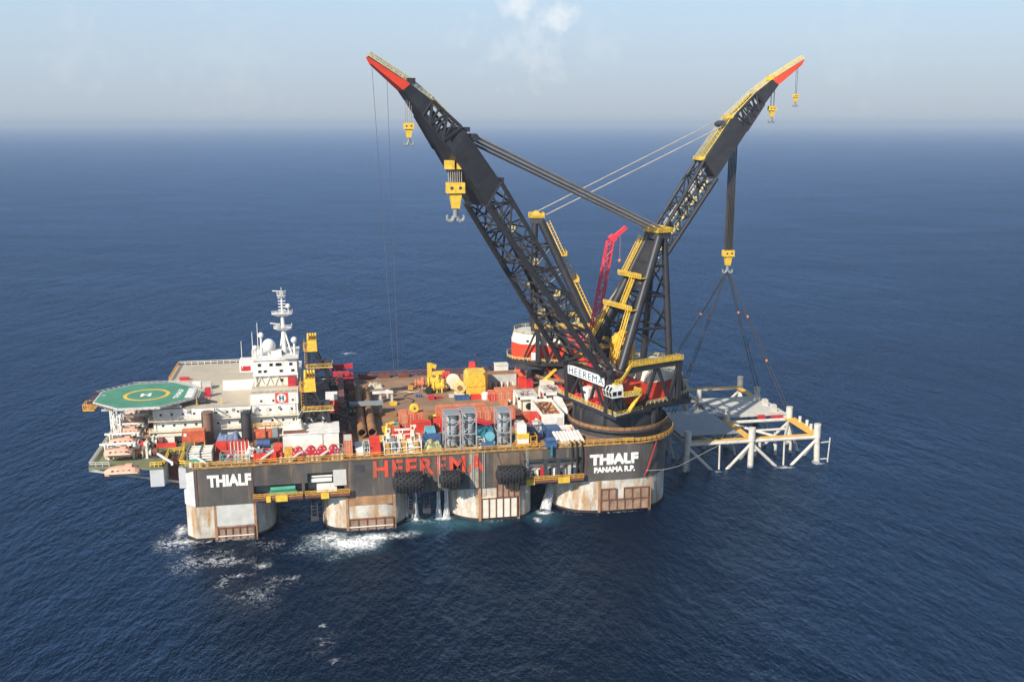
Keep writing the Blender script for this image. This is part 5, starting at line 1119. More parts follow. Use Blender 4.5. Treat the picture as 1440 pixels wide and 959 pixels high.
for k, (x, n) in enumerate(((1.2, 3), (24.9, 3), (32.2, 3), (39.0, 3))):
    t = thing('bollard', 'row of three cream mooring bollards %s' % ('at the bow corner railing', 'under the yellow locker', 'under the middle red reels', 'past the last red reel')[k], 'bollard', (x, 0.9, DZ), 0, 'mooring bollards')
    for i in range(n): MB().tube((x-1.2+i*1.2, 0.9, DZ), (x-1.2+i*1.2, 0.9, DZ+1.4), 0.45, 10).build('bollard_post', M_CREAM, t, True)
    MB().box(x-1.9, x+1.9, 0.45, 1.35, DZ, DZ+0.18).build('bollard_base', M_ORYEL, t)

# ------------------------------------------------------------------ gantry towers with yellow sheave boxes, dark lattice between them
def gantry(y, label, zb):
    t = thing('gantry_tower', label, 'tower', (33.5, y, DZ)); yb = y + 4.0
    for yy in (y, yb):
        mb = MB(); mb.bar((30.6, yy, zb), (30.6, yy, 36.0), 0.75); mb.bar((37.8, yy, zb), (36.6, yy, 30.4), 0.75); mb.bar((38.6, yy, zb), (33.2, yy, 35.8), 0.7); mb.bar((30.6, yy, 30.2), (37.6, yy, 30.2), 0.5)
        mb.bar((30.6, yy, 25.5), (38.2, yy, 25.5), 0.4); mb.bar((30.6, yy, 25.5), (36.8, yy, 30.1), 0.3); mb.bar((30.6, yy, 30.2), (34.4, yy, 33.4), 0.3); mb.bar((30.6, yy, 33), (34.6, yy, 33), 0.3); mb.bar((30.6, yy, 35.6), (35, yy, 32), 0.25)
        mb.build('tower_leg', M_BLACK, t)
    mb = MB()
    for z in (25.5, 30.2, 33): mb.bar((30.6, y, z), (30.6, yb, z), 0.4); mb.bar((37.2, y, min(z, 30.2)), (37.2, yb, min(z, 30.2)), 0.4)
    mb.build('tower_tie', M_BLACK, t)
    MB().box(29.6, 38.6, y-0.8, yb+0.8, 30.0, 30.3).build('lower_platform', M_PALEY, t); MB().rail([(29.7, y-0.7, 30.3), (38.5, y-0.7, 30.3), (38.5, yb, 30.3)], 1.2, 0.09, 1.2).build('platform_railing', M_ORYEL, t)
    b = MB().frustum([(30.2, y-0.4, 35.8), (33.6, y-0.4, 35.8), (33.6, yb, 35.8), (30.2, yb, 35.8)], [(30.2, y-0.1, 39.6), (33.4, y-0.1, 39.6), (33.4, yb, 39.6), (30.2, yb, 39.6)]).build('sheave_box', M_YELLOW, t)
    for k in range(4): MB().tube((30.6+k*0.85, y+0.4, 39.6), (30.6+k*0.85, yb-0.6, 41.3), 0.36, 10).build('sheave_guard', M_YELLOW, b, True)
    for k in range(3): MB().box(31.0+k*0.85, 31.2+k*0.85, y+0.2, yb-0.8, 39.6, 41.0).build('sheave', M_RUSTP, b)
    mb = MB(); mb.box(29.0, 30.1, y-0.3, yb, 36.0, 36.2); mb.rail([(29.0, y-0.3, 36.2), (29.0, yb, 36.2)], 1.2, 0.08, 1.0); mb.rail([(29.0, y-0.3, 37.8), (30.1, y-0.3, 37.8)], 1.2, 0.08, 1.0)
    for k in range(10): mb.bar((29.3, y-0.3, 30.4+k*0.9), (30.1, y-0.3, 30.4+k*0.9), 0.1)
    mb.bar((29.3, y-0.3, 30.3), (29.3, y-0.3, 40.2), 0.14); mb.build('side_ladder', M_ORYEL, t)
    MB().box(34.2, 37.4, y+0.6, yb-0.5, 30.3, 32.2).build('winch_house', M_DARK, t)
    rr = random.Random(int(y)); mb = MB()
    for k in range(16):
        p = Vector((rr.uniform(31, 37), rr.uniform(y, yb), rr.uniform(24, 30))); mb.bar(p, p + Vector((rr.uniform(-2, 2), rr.uniform(-1, 1), rr.uniform(-1.5, 1.5))), 0.22)
    mb.build('service_pipes', M_LGREY, t)
gantry(19.0, 'nearer black lattice tower topped by a yellow four-sheave box', DZ+0.0)
gantry(72.0, 'farther black lattice tower topped by a yellow four-sheave box', DZ)
solo(MB().bar((28.2, 24.6, 26.5), (30.0, 19.6, 30.6), 1.2, 0.2), 'gangway', M_LGREY, 'pale gangway sloping from the white block up to the nearer yellow-topped tower', 'gangway')
t = thing('stinger_frame', 'long dark rusty frame of a pipe handling rack lying across the deck', 'rack', (42, 45, DZ))
for x in (38.6, 43.0):
    MB().box(x-0.5, x+0.5, 21, 86, DZ, DZ+1.4).build('rack_beam', M_BROWN, t)
for k in range(8):
    y = 24 + k*8.4; mb = MB(); mb.bar((38.6, y, DZ+1.2), (38.6, y, DZ+6.5), 0.6); mb.bar((43.0, y, DZ+1.2), (43.0, y, DZ+5.0), 0.6); mb.bar((38.6, y, DZ+6.2), (43.0, y, DZ+4.8), 0.5); mb.bar((38.6, y, DZ+1.4), (43.0, y, DZ+4.8), 0.4); mb.build('rack_portal', M_BLACK, t)
MB().box(40.0, 41.8, 30, 66, DZ+6.6, DZ+8.0).build('rack_walkway', M_BROWN, t)
MB().box(33.6, 37.4, 29, 60, DZ, DZ+4.6).build('rack_house', M_DARK, t)
for y in (64, 71, 78): MB().box(39.5, 45.5, y, y+2.4, DZ+2.5, DZ+4.8).build('red_roller_box', M_CRIM if y > 70 else M_BROWN, t)
mb = MB()
rr = random.Random(3)
for k in range(46):
    p = Vector((rr.uniform(33.5, 43.5), rr.uniform(22, 80), rr.uniform(DZ+1, DZ+6))); mb.bar(p, p + Vector((rr.uniform(-2.5, 2.5), rr.uniform(-3, 3), rr.uniform(-1.5, 1.5))), 0.25)
mb.build('rack_piping', M_DARK, t)
t = thing('small_deck_crane', 'small crane with a white and red cab standing beside the nearer yellow-topped tower', 'crane', (38.4, 33, DZ))
MB().box(36.2, 39.6, 31, 34.4, DZ+4.6, DZ+8.6).build('crane_cab', M_CRIM, t); MB().box(36.1, 39.7, 30.9, 34.5, DZ+8.6, DZ+10.4).build('cab_roof', M_WHITE, t); MB().tube((38, 33, DZ), (38, 33, DZ+4.6), 1.2, 12).build('crane_post', M_DARK, t, True)
solo(MB().box(33.0, 45.5, 80.0, 81.6, DZ+6.2, DZ+7.8).bar((40, 80.8, DZ), (40, 80.8, DZ+6.4), 0.8), 'red_jib', M_CRIM, 'dark red crane jib lying level near the far deck edge', 'crane jib')
solo(MB().box(38.5, 44.0, 66.0, 68.0, DZ+7.0, DZ+8.4).bar((41, 67, DZ), (41, 67, DZ+7.2), 0.6), 'red_jib', M_CRIM, 'shorter dark red jib on a post in front of the long red jib', 'crane jib')
solo(MB().box(36.9, 39.4, 20.6, 22.6, DZ, DZ+2.2), 'yellow_cabinet', M_ORYEL, 'small orange-yellow cabinet at the foot of the nearer yellow-topped tower', 'cabinet')
for x, lab in ((46.4, 'left one of two long rusty pipes lying across the deck'), (49.4, 'right one of two long rusty pipes lying across the deck')):
    t = thing('steel_pipe', lab, 'pipe', (x, 43, DZ+0.4), 0, 'long rusty pipes on deck')
    MB().pipe((x, 18.0, DZ+1.75), (x+0.1, 68.0, DZ+1.75), 1.28, 0.14, 22).build('pipe_wall', M_RUSTP, t, True)
    for y in (22, 30, 36, 50, 60): MB().lathe((x+0.05, y, DZ+1.75), [(1.36, -0.3), (1.36, 0.3)], 22, 'Y').build('pipe_collar', M_BROWN if y in (30, 50) else M_RUSTP, t)
t = thing('pipe_clamp', 'grey steel clamp beam lying across both rusty pipes', 'clamp', (48.6, 43, DZ))
MB().box(43.0, 54.0, 42.0, 45.0, DZ+3.1, DZ+3.9).build('clamp_beam', M_GREY, t)
for x in (43.8, 53.2): MB().box(x-0.5, x+0.5, 42.2, 44.8, DZ, DZ+3.1).build('clamp_post', M_DARK, t)

# ------------------------------------------------------------------ cargo amidships, near side
C(40.8, 43.2, 1.6, 7.4, DZ, DZ+2.6, M_CONT2, 'faded orange container standing alone at the near edge, lower of two', roof=M_CONT2, group='orange containers left of the pipes')
C(40.8, 43.2, 1.8, 7.6, DZ+2.6, DZ+4.9, M_CONT2, 'faded orange container with a half white roof, upper of two at the near edge', roof=M_LGREY, group='orange containers left of the pipes')
frame_basket(38.4, 40.5, 2.0, 5.2, DZ, DZ+2.8, M_GREY, 'narrow grey basket of mixed gear left of the lone orange containers', (M_LGREY, M_CREAM))
solo(MB().box(44.0, 46.2, 2.6, 8.6, DZ, DZ+2.2), 'white_tank_box', M_WHITE, 'white box crate just in front of the left rusty pipe end', 'crate')
frame_basket(46.5, 47.9, 2.0, 9.0, DZ, DZ+2.4, M_LGREY, 'pale narrow rack with green bottles before the right rusty pipe end', (M_GREEN, M_LGREY))
t = thing('red_tray_stack', 'stack of bright red trays sloping up beside the rusty pipes', 'trays', (49.6, 5, DZ))
for k in range(4): MB().box(48.2, 51.0, 1.2+k*2.3, 3.3+k*2.3, DZ, DZ+1.8+k*0.5).build('tray', M_CONT3, t)
frame_basket(52.0, 62.4, 2.0, 8.8, DZ, DZ+3.6, M_WHITE, 'wide white tubular frame with yellow gear at the near edge right of the red trays', (M_ORYEL, M_GREY, M_LGREY, M_ORYEL, M_CREAM, M_ORYEL), base=M_ORYEL)
for x, h, lab in ((53.4, 5.6, 'white upright ladder frame at the left of the wide white frame'), (57.0, 5.2, 'white upright tray standing in the middle of the wide white frame'), (60.4, 6.2, 'tallest white upright tray at the right of the wide white frame')):
    solo(MB().bar((x-0.5, 8.0, DZ), (x-0.3, 9.0, DZ+h), 0.22).bar((x+0.5, 8.0, DZ), (x+0.7, 9.0, DZ+h), 0.22).bar((x-0.5, 8.1, DZ+h*0.5), (x+0.7, 8.1, DZ+h*0.5), 0.2).bar((x-0.4, 8.9, DZ+h-0.2), (x+0.8, 8.9, DZ+h-0.2), 0.3).box(x-0.4, x+0.5, 8.3, 8.5, DZ+h*0.5, DZ+h*0.8), 'white_tray', M_CREAM, lab, 'tray', 'white upright trays')
heap(63.4, 69.0, 2.2, 8.0, DZ, 2.6, paint('patched_tarpaulin', (0.34, 0.33, 0.16), 0.6, var=0.6, scale=0.8), 'tarpaulin_heap', 'patchy yellow and grey tarpaulin heap at the foot of the left grey frame', 'tarpaulin')
solo(MB().box(63.6, 68.6, 8.2, 11.5, DZ, DZ+2.6), 'blue_crate', M_BLUE, 'dark blue crate behind the patchy yellow tarpaulin', 'crate')
solo(MB().frustum([(64.0, 12.0, DZ), (68.0, 12.0, DZ), (68.0, 15.5, DZ), (64.0, 15.5, DZ)], [(64.6, 12.4, DZ+3.8), (67.4, 12.4, DZ+3.8), (67.4, 15, DZ+3.8), (64.6, 15, DZ+3.8)]), 'light_blue_hopper', M_CYAN, 'light blue hopper standing left of the tall grey frames', 'hopper')
# stacked orange containers behind
g = 'orange containers stacked left of the grey frames'
for k in range(3):
    C(57.8+2.5*k, 60.2+2.5*k, 22, 28, DZ, DZ+2.7, M_CONT, 'orange-red container in the lower tier below the yellow hook ball, %s' % ('left one','middle one','right one')[k], g)
    C(57.8+2.5*k, 60.2+2.5*k, 22, 28, DZ+2.7, DZ+5.5, M_CONT if k else M_CONT2, 'orange-red container in the upper tier below the yellow hook ball, %s' % ('left one','middle one','right one')[k], g, roof=M_CONT2)
C(61.0, 66.8, 17.6, 20.2, DZ, DZ+1.4, M_CONT, 'low orange-red half-height container under the bright red container with a white mark', name='half_height_container')
C(61.0, 66.8, 17.6, 20.2, DZ+1.4, DZ+4.2, M_CONT3, 'bright red container with a white mark in front of the orange stack', mark=True)
C(55.6, 60.6, 16.0, 18.6, DZ, DZ+2.4, M_CONT3, 'red container with a white roof beside the bright red marked container', roof=M_WHITE)
C(55.2, 57.6, 19.4, 24.0, DZ, DZ+3.0, M_CONT, 'orange container with a green tarpaulin lid at the left end of the stack', roof=M_GREEN)
solo(MB().bar((53.6, 20, DZ), (54.2, 20.4, DZ+3.6), 0.9).bar((54.2, 20.4, DZ+3.4), (56, 20.4, DZ+3.8), 0.6), 'yellow_loader', M_YELLOW, 'yellow loader arm beside the container with the green lid', 'loader')
t = thing('yellow_hook_ball', 'round yellow hook block lying on top of the orange container stack', 'crane hook', (62.4, 23.4, DZ+5.5)); MB().lathe((62.4, 23.4, DZ+7.0), [(1.3, -0.35), (1.5, 0), (1.3, 0.35)], 20, 'Y').build('block_cheek', M_YELLOW, t, True); MB().tube((62.4, 22.9, DZ+7.0), (62.4, 23.9, DZ+7.0), 0.3, 8).build('sheave_pin', M_DARK, t); MB().bar((62.4, 23.4, DZ+5.5), (62.4, 23.4, DZ+6.0), 0.4).build('hook', M_DARK, t)
solo(MB().tube((67.2, 30.5, DZ+1.2), (73.0, 30.5, DZ+2.2), 0.9, 12, 1.2), 'yellow_pile_tool', M_YELLOW, 'yellow tapered tool lying behind the gap between the container stacks', 'tool', smooth=True)
g = 'orange containers in the row behind the grey frames'
for k in range(10):
    x = 68.0+2.5*k
    if k in (0, 1, 2, 3, 6, 7, 8): C(x, x+2.4, 20.5, 26.5, DZ, DZ+2.65, M_CONT if k % 3 else M_CONT3, 'lower-tier red container in the row behind the grey frames, %s from the left' % ORD[k], g)
    if 0 < k < 10: C(x, x+2.4, 20.8, 26.8, DZ+2.65, DZ+5.3, M_CONT if k % 2 else M_CONT2, 'upper-tier orange container in the row behind the grey frames, %s from the left' % ORD[k], g, roof=M_CONT2)
for k in range(3): C(69.5+5.2*k, 74.6+5.2*k, 28.0, 30.6, DZ+ (2.65 if k < 2 else 2.65), DZ+5.6, M_CONT2, 'pale orange container lying lengthwise behind the row, %s' % ('left one', 'middle one', 'right one')[k], 'pale orange containers lying lengthwise', roof=M_CONT2)
for k in range(3): C(69.5+5.2*k, 74.6+5.2*k, 28.0, 30.6, DZ, DZ+2.6, M_CONT, 'orange container under the pale lengthwise ones, %s' % ('left one', 'middle one', 'right one')[k], 'orange containers under the lengthwise ones')
solo(MB().bar((79, 19.6, DZ+4.2), (88.4, 16.0, DZ+2.0), 0.7).bar((79, 19.6, DZ+3.4), (88.4, 16.0, DZ+1.2), 0.4), 'red_boom', M_CRIM, 'long thin dark red boom slanting down between the second and third grey frames', 'boom')
t = thing('teal_reel', 'teal and cyan reel winch between the second and third grey frames', 'winch', (81.6, 4, DZ))
MB().box(78.6, 83.6, 6.0, 10.0, DZ, DZ+4.6).build('winch_house', M_TEAL, t)
MB().lathe((82.4, 4.6, DZ+2.9), [(0.8, -0.5), (1.4, -0.45), (1.4, -0.3), (0.7, -0.3), (0.7, 0.3), (1.4, 0.3), (1.4, 0.45), (0.8, 0.5)], 18, 'Y').build('reel_drum', M_CYAN, t, True); MB().box(80.6, 83.8, 4.0, 5.4, DZ, DZ+1.4).build('reel_stand', M_CYAN, t)
solo(MB().tube((79.6, 2.2, DZ+1.0), (83.0, 2.2, DZ+1.0), 1.0, 14), 'blue_tank', M_BLUE, 'small blue tank at the edge railing under the cyan reel', 'tank', smooth=True)
frame_basket(78.6, 80.6, 3.2, 5.6, DZ, DZ+2.6, M_WHITE, 'small white frame with brown gear left of the cyan reel', (M_RUSTP,))
def tall_frame(x0, x1, h, label):
    t = thing('upright_tank_frame', label, 'tank frame', ((x0+x1)/2, 6, DZ), 0, 'tall grey tubular frames')
    y0, y1 = 2.8, 8.6; f = MB()
    xm = (x0+x1)/2
    for xx in (x0, x1):
        for yy in (y0, y1): f.bar((xx, yy, DZ), (xx, yy, DZ+h), 0.34)
    for k in (0, 2, 4, 5):
        z = DZ+0.3+(h-0.5)*k/5
        for yy in (y0, y1): f.bar((x0, yy, z), (x1, yy, z), 0.26)
        for xx in (x0, x1): f.bar((xx, y0, z), (xx, y1, z), 0.26)
        if k in (0, 2): 
            z2 = DZ+0.3+(h-0.5)*(k+2)/5; a, b_ = (x0, x1) if k else (x1, x0)
            f.bar((a, y0, z), (b_, y0, z2), 0.2); f.bar((x0, y0 if k % 2 else y1, z), (x0, y1 if k % 2 else y0, z2), 0.2)
    f.build('tube_frame', paint('frame_grey', (0.3, 0.32, 0.33), 0.5, var=0.2), t)
    b = MB(); b.lathe((xm+0.1, 5.6, DZ), [(1.2, 0.4), (1.55, 1.0), (1.55, h-1.6), (1.2, h-0.7), (0.5, h-0.35)], 20); b.build('vertical_tank', paint('tank_grey', (0.36, 0.38, 0.37), 0.45, var=0.2), t, True)
    MB().lathe((xm+0.1, 5.6, DZ+5.2), [(1.6, -0.1), (1.6, 0.1)], 20).build('tank_band', M_GREY, t)
    MB().box(x0+0.3, x1-0.3, y0+0.5, y1-0.4, DZ+h-0.28, DZ+h-0.08).build('top_plate', M_GREY, t)
tall_frame(69.3, 73.6, 10.6, 'leftmost tall grey tubular frame holding an upright grey tank'); tall_frame(74.3, 78.2, 11.0, 'middle tall grey tubular frame, right beside another')
tall_frame(84.4, 88.2, 10.6, 'tall grey tubular frame standing alone right of the cyan reel')

# ------------------------------------------------------------------ cargo beside the cranes
t = thing('yellow_white_unit', 'tall yellow and white pump unit at the near edge beside the lone grey frame', 'pump unit', (91.6, 3, DZ))
MB().box(90.0, 93.4, 1.2, 6.4, DZ, DZ+1.0).build('unit_base', M_ORYEL, t); MB().box(90.2, 93.2, 1.4, 6.2, DZ+1.0, DZ+2.6).build('lower_body', M_WHITE, t); MB().box(90.0, 93.3, 1.3, 6.3, DZ+2.6, DZ+4.0).build('middle_body', M_YELLOW, t); MB().box(90.1, 92.6, 1.8, 6.8, DZ+4.0, DZ+6.6).build('upper_body', M_WHITE, t); MB().box(90.3, 92.4, 2.0, 6.6, DZ+6.6, DZ+6.7).build('lid', M_CREAM, t)
frame_basket(93.8, 95.6, 1.6, 5.0, DZ, DZ+3.2, M_ORYEL, 'yellow guard frame right of the tall yellow and white unit', (M_BROWN,))
frame_basket(94.2, 98.6, 8.0, 13.0, DZ, DZ+4.0, M_BLUE, 'dark blue machinery skid with grey pipes behind the yellow guard frame', (M_DARK, M_BLUE, M_GREY))
def gen_house(x0, x1, y0, y1, h, label, roof=M_LGREY):
    t = thing('equipment_house', label, 'equipment house', ((x0+x1)/2, (y0+y1)/2, DZ), 0, 'white arched equipment houses')
    f = MB()
    for xx in (x0, x1-0.6):
        for yy in (y0, y1-0.6): f.box(xx, xx+0.6, yy, yy+0.6, DZ, DZ+h)
    f.box(x0, x1, y0, y1, DZ+h-0.9, DZ+h-0.01); f.build('white_frame', M_WHITE, t)
    MB().box(x0+1.4, x1-0.7, y0+1.0, y1-0.7, DZ, DZ+h-0.9).build('inner_wall', M_CREAM, t)
    MB().box(x0+0.3, x1-0.3, y0+0.3, y1-0.3, DZ+h, DZ+h+0.08).build('roof', roof, t)
    xm = (x0+x1)/2+0.4; MB().lathe((xm, y0+0.9, DZ+1.6), [(1.2, -0.05), (1.2, 0.05)], 20, 'Y').build('round_vent', M_GLASS, t)
    mb = MB(); rr = random.Random(int(x0*3))
    for k in range(9): mb.bar((rr.uniform(x0+0.6, x1-0.6), rr.uniform(y0+0.6, y1-0.6), DZ+h+0.16), (rr.uniform(x0+0.6, x1-0.6), rr.uniform(y0+0.6, y1-0.6), DZ+h+0.16), 0.16)
    mb.build('roof_pipes', M_BROWN, t)
gen_house(96.8, 103.6, 36.5, 46.0, 5.0, 'white equipment house with a round vent, nearest to the red containers')
gen_house(106.4, 112.6, 41.5, 51.0, 4.6, 'white equipment house with a round vent, close under the nearer crane platform')
t = thing('open_top_module', 'long white module with an open orange-brown roof full of pipes', 'module', (104.4, 25, DZ))
mb = MB(); x0, x1, y0, y1 = 100.6, 107.4, 17.5, 35.0
for a in ((x0, x1, y0, y0+0.3), (x0, x1, y1-0.3, y1), (x0, x0+0.3, y0+0.31, y1-0.31), (x1-0.3, x1, y0+0.31, y1-0.31)): mb.box(*a, DZ, DZ+4.6)
mb.build('module_wall', M_WHITE, t); MB().box(x0+0.31, x1-0.31, y0+0.31, y1-0.31, DZ, DZ+3.7).build('inner_floor', paint('orange_brown_floor', (0.55, 0.3, 0.13), 0.7, var=0.3), t)
mb = MB(); rr = random.Random(5)
for k in range(16): mb.bar((rr.uniform(x0+0.7, x1-0.7), rr.uniform(y0+1, y1-1), DZ+3.9), (rr.uniform(x0+0.7, x1-0.7), rr.uniform(y0+1, y1-1), DZ+4.0), 0.22)
mb.build('roof_pipes', M_BROWN, t); MB().box(105.2, 107.0, y0-0.04, y0, DZ+1.0, DZ+3.4).build('wall_notice', M_LGREY, t)
t = thing('stair_ramp', 'white ramp with a blue end wall beside the long white module', 'ramp', (109.6, 30, DZ)); MB().frustum([(108.2, 24, DZ), (110.6, 24, DZ), (110.6, 36, DZ), (108.2, 36, DZ)], [(108.2, 27, DZ+3.4), (110.6, 27, DZ+3.4), (110.6, 36, DZ+5.0), (108.2, 36, DZ+5.0)]).build('ramp_body', M_WHITE, t); MB().box(108.1, 110.7, 22.8, 24.2, DZ, DZ+2.4).build('ramp_end', M_BLUE, t)
t = thing('small_control_cabin', 'small cream cabin with a square window behind the white equipment houses', 'cabin', (112, 62, DZ)); MB().box(109.6, 114.0, 59.8, 64, DZ, DZ+3.2).build('cabin_wall', M_CREAM, t); MB().box(111.3, 112.5, 59.7, 59.79, DZ+1.0, DZ+2.4).build('cabin_window', M_GLASS, t)
solo(MB().box(114.6, 116.6, 58, 60.6, DZ, DZ+2.0), 'red_drum_box', M_CONT3, 'small red box next to the cream cabin', 'box')
solo(MB().bar((112.5, 66.5, DZ+6.8), (120.2, 57.5, DZ+0.6), 0.7), 'barrier_pole', M_CONT3, 'slanting red and white pole behind the nearer crane sign', 'pole')
solo(MB().bar((110.2, 64, DZ+2.0), (115.4, 63.5, DZ+7.0), 0.9), 'yellow_crane_boom', M_YELLOW, 'yellow crane arm crossing the red slanting pole', 'arm')
C(96.6, 99.8, 25.4, 29.4, DZ, DZ+2.4, M_CONT, 'low orange-red container left of the long white module', roof=M_CONT, group='small containers by the long white module')
C(98.0, 100.3, 18.6, 24.4, DZ, DZ+3.8, M_CONT3, 'tall red tank container close against the long white module', mark=True, group='small containers by the long white module')
solo(MB().box(97.4, 99.8, 14.8, 18.0, DZ, DZ+2.8), 'white_crate', M_CREAM, 'cream crate in front of the tall red tank container', 'crate')
C(99.8, 104.4, 9.0, 14.5, DZ, DZ+2.4, M_BLUE, 'dark blue flat container before the long white module', roof=M_BLUE)
t = skip(104.6, 108.2, 9.4, 15.0, DZ, DZ+1.8, M_CONT3, 'bright red rack with white stripes beside the blue flat container', name='striped_rack')
for k in range(4): MB().box(104.8, 107.0, 10.0+k*1.2, 10.6+k*1.2, DZ+1.8, DZ+2.0).build('white_bar', M_WHITE, t)
heap(106.4, 110.2, 11.2, 15.4, DZ, 2.6, M_CREAM, 'canvas_heap', 'pale canvas covered heap between the striped red rack and the crane tub', 'canvas')
t = thing('pipe_rack', 'rack of eight white pipes leaning at the near edge beside the black hoses', 'rack', (105.3, 4.5, DZ))
for k in range(8): MB().bar((101.6+k*1.02, 6.8, DZ+2.4), (102.2+k*1.02, 1.4, DZ+0.7), 0.74, 0.5).build('white_pipe', M_WHITE, t)
MB().box(101.4, 109.6, 1.2, 1.8, DZ, DZ+0.7).build('rack_foot', M_CREAM, t); MB().box(101.0, 109.6, 6.2, 7.0, DZ, DZ+1.9).build('rack_rear', M_DARK, t)
t = thing('blue_winch', 'dark blue winch hanging over the near deck edge left of the white pipe rack', 'winch', (99.5, 0.6, DZ))
MB().box(97.8, 101.0, -0.8, 2.6, DZ+0.3, DZ+1.6).build('winch_bed', M_BLUE, t); MB().tube((98.2, 0.8, DZ+2.0), (100.8, 0.8, DZ+2.0), 0.8, 12).build('winch_drum', M_BLUE, t, True); MB().bar((99.4, -0.9, DZ+1.0), (99.4, -0.9, DZ-2.2), 0.5).build('winch_leg', M_TEAL, t)

# ------------------------------------------------------------------ cargo amidships, far side
g = 'red containers in a row on the far deck'
for k in range(4): C(89.8+2.45*k, 92.2+2.45*k, 51, 57, DZ, DZ+(3.2 if k else 2.4), M_CONT2 if k else M_CONT3, 'red container in the short far row beside the big yellow tank, %s' % ('first and lowest','second','third','fourth')[k], g, roof=M_CONT2)
skip(99.6, 104.6, 52, 58, DZ, DZ+1.8, M_CRIM, 'low red open rack at the end of the far container row', fill=M_BROWN)
t = thing('yellow_storage_tank', 'big bright yellow angular tank standing on the far half of the deck', 'tank', (86.6, 61, DZ))
P = lambda z, k: [(83.0+k, 57.2, z), (89.4-k, 57.2, z), (90.8-k, 60.0, z), (90.8-k, 66, z), (83.0+k, 66, z)]
MB().frustum(P(DZ, 0.3), P(DZ+2.6, 0)).frustum(P(DZ+2.6, 0), P(DZ+7.0, 0.1)).frustum(P(DZ+7.0, 0.1), P(DZ+8.0, 0.9)).build('tank_shell', M_YELLOW, t)
MB().box(83.0, 89.4, 57.05, 57.18, DZ+3.6, DZ+3.9).build('tank_band', M_ORYEL, t)
solo(MB().frustum([(84.6, 67, DZ), (88.6, 67, DZ), (88.6, 71, DZ), (84.6, 71, DZ)], [(85.6, 68, DZ+9.4), (87.4, 68, DZ+9.4), (87.4, 70, DZ+9.4), (85.6, 70, DZ+9.4)]), 'red_tower', M_CONT3, 'red tapered tower rising behind the big yellow tank', 'tower')
C(92.0, 102.2, 68.5, 74, DZ, DZ+4.6, M_LGREY, 'long pale grey container with a rusty roof near the far deck edge', roof=M_RUSTP)
t = thing('drum_row', 'row of upright rusty discs in front of the long pale grey container', 'drums', (96, 65, DZ))
for k in range(9): MB().lathe((92.2+k*1.0, 65, DZ+1.4), [(1.35, -0.16), (1.35, 0.16)], 16, 'X').build('disc', M_RUSTP if k % 2 else M_CREAM, t)
t = thing('white_cabin', 'white cabin standing high at the far deck edge beyond the grey container', 'cabin', (99.6, 84, DZ)); MB().box(97.2, 101.8, 82.5, 86.5, DZ+0.6, DZ+4.4).build('cabin_wall', M_WHITE, t); MB().box(97.0, 102.0, 82.3, 86.7, DZ+4.4, DZ+4.6).build('roof', M_CREAM, t); MB().box(97.2, 101.8, 82.6, 86.4, DZ, DZ+0.6).build('cabin_base', M_DARK, t)
t = thing('aft_red_machine', 'red machine with a lattice cover beside the farther crane tub', 'machine', (105, 70, DZ)); MB().box(102.6, 105.4, 66, 75, DZ, DZ+3.4).build('machine_body', M_CONT3, t); MB().frustum([(102.8, 70, DZ+3.4), (106.2, 70, DZ+3.4), (106.2, 77, DZ+3.4), (102.8, 77, DZ+3.4)], [(103.4, 71, DZ+5.6), (105.4, 71, DZ+5.6), (105.4, 76, DZ+5.6), (103.4, 76, DZ+5.6)]).build('machine_cover', M_CONT, t); MB().box(105.2, 107.6, 65, 68.4, DZ, DZ+2.8).build('machine_end', M_CRIM, t)
def rov(x, y, s, mat, label, name='subsea_tool'):
    t = thing(name, label, 'subsea tool', (x, y, DZ))
    MB().tube((x-1.9*s, y, DZ+1.5*s), (x+1.9*s, y, DZ+1.7*s), 1.25*s, 14, 1.0*s).build('tool_body', mat, t, True); MB().lathe((x-1.7*s, y, DZ+1.5*s), [(1.55*s, -0.2), (1.55*s, 0.2)], 16, 'X').build('tool_flange', mat, t)
    for k in range(5):
        a = k*1.3; MB().bar((x-1.5*s+k*0.7*s, y-1.0*s, DZ), (x-1.3*s+k*0.7*s, y+math.sin(a)*s, DZ+2.7*s), 0.3*s).build('tool_strut', mat if k % 2 else M_DARK, t)
    MB().tube((x+1.0*s, y, DZ+2.4*s), (x+1.0*s, y, DZ+3.6*s), 0.6*s, 10).build('tool_valve', mat, t, True); return t
rov(74.6, 66.0, 1.25, M_YELLOW, 'bright yellow subsea tool lying nearest the big yellow tank group, front one'); rov(73.6, 72.5, 1.3, M_YELLOW, 'yellow subsea tool with a raised valve behind the front yellow one'); rov(68.6, 73.0, 1.0, M_CONT2, 'orange and yellow subsea tool leftmost on the far deck')
solo(MB().bar((72.6, 80, DZ), (72.6, 80, DZ+7.0), 1.5).bar((72.6, 80, DZ+6.4), (75, 80, DZ+5.6), 1.4).bar((73.0, 80, DZ+3.2), (78, 79, DZ+3.6), 1.2), 'yellow_manifold', M_YELLOW, 'tall yellow manifold post behind the yellow subsea tools', 'manifold')
t = thing('cable_reel', 'cream and yellow cable reel with a dark hub facing the viewer', 'reel', (81, 61.5, DZ)); MB().lathe((81, 62, DZ+2.6), [(1.2, -1.6), (2.1, -1.55), (2.1, -1.3), (1.3, -1.25), (1.3, 1.2), (2.1, 1.25), (2.1, 1.5)], 22, 'Y').build('reel_drum', M_PALEY, t, True); MB().lathe((81, 60.3, DZ+2.6), [(0.9, -0.1), (0.9, 0.1)], 18, 'Y').build('reel_hub', M_RUSTP, t); MB().box(79.4, 82.6, 60.4, 63.6, DZ, DZ+0.5).build('reel_base', M_CREAM, t)
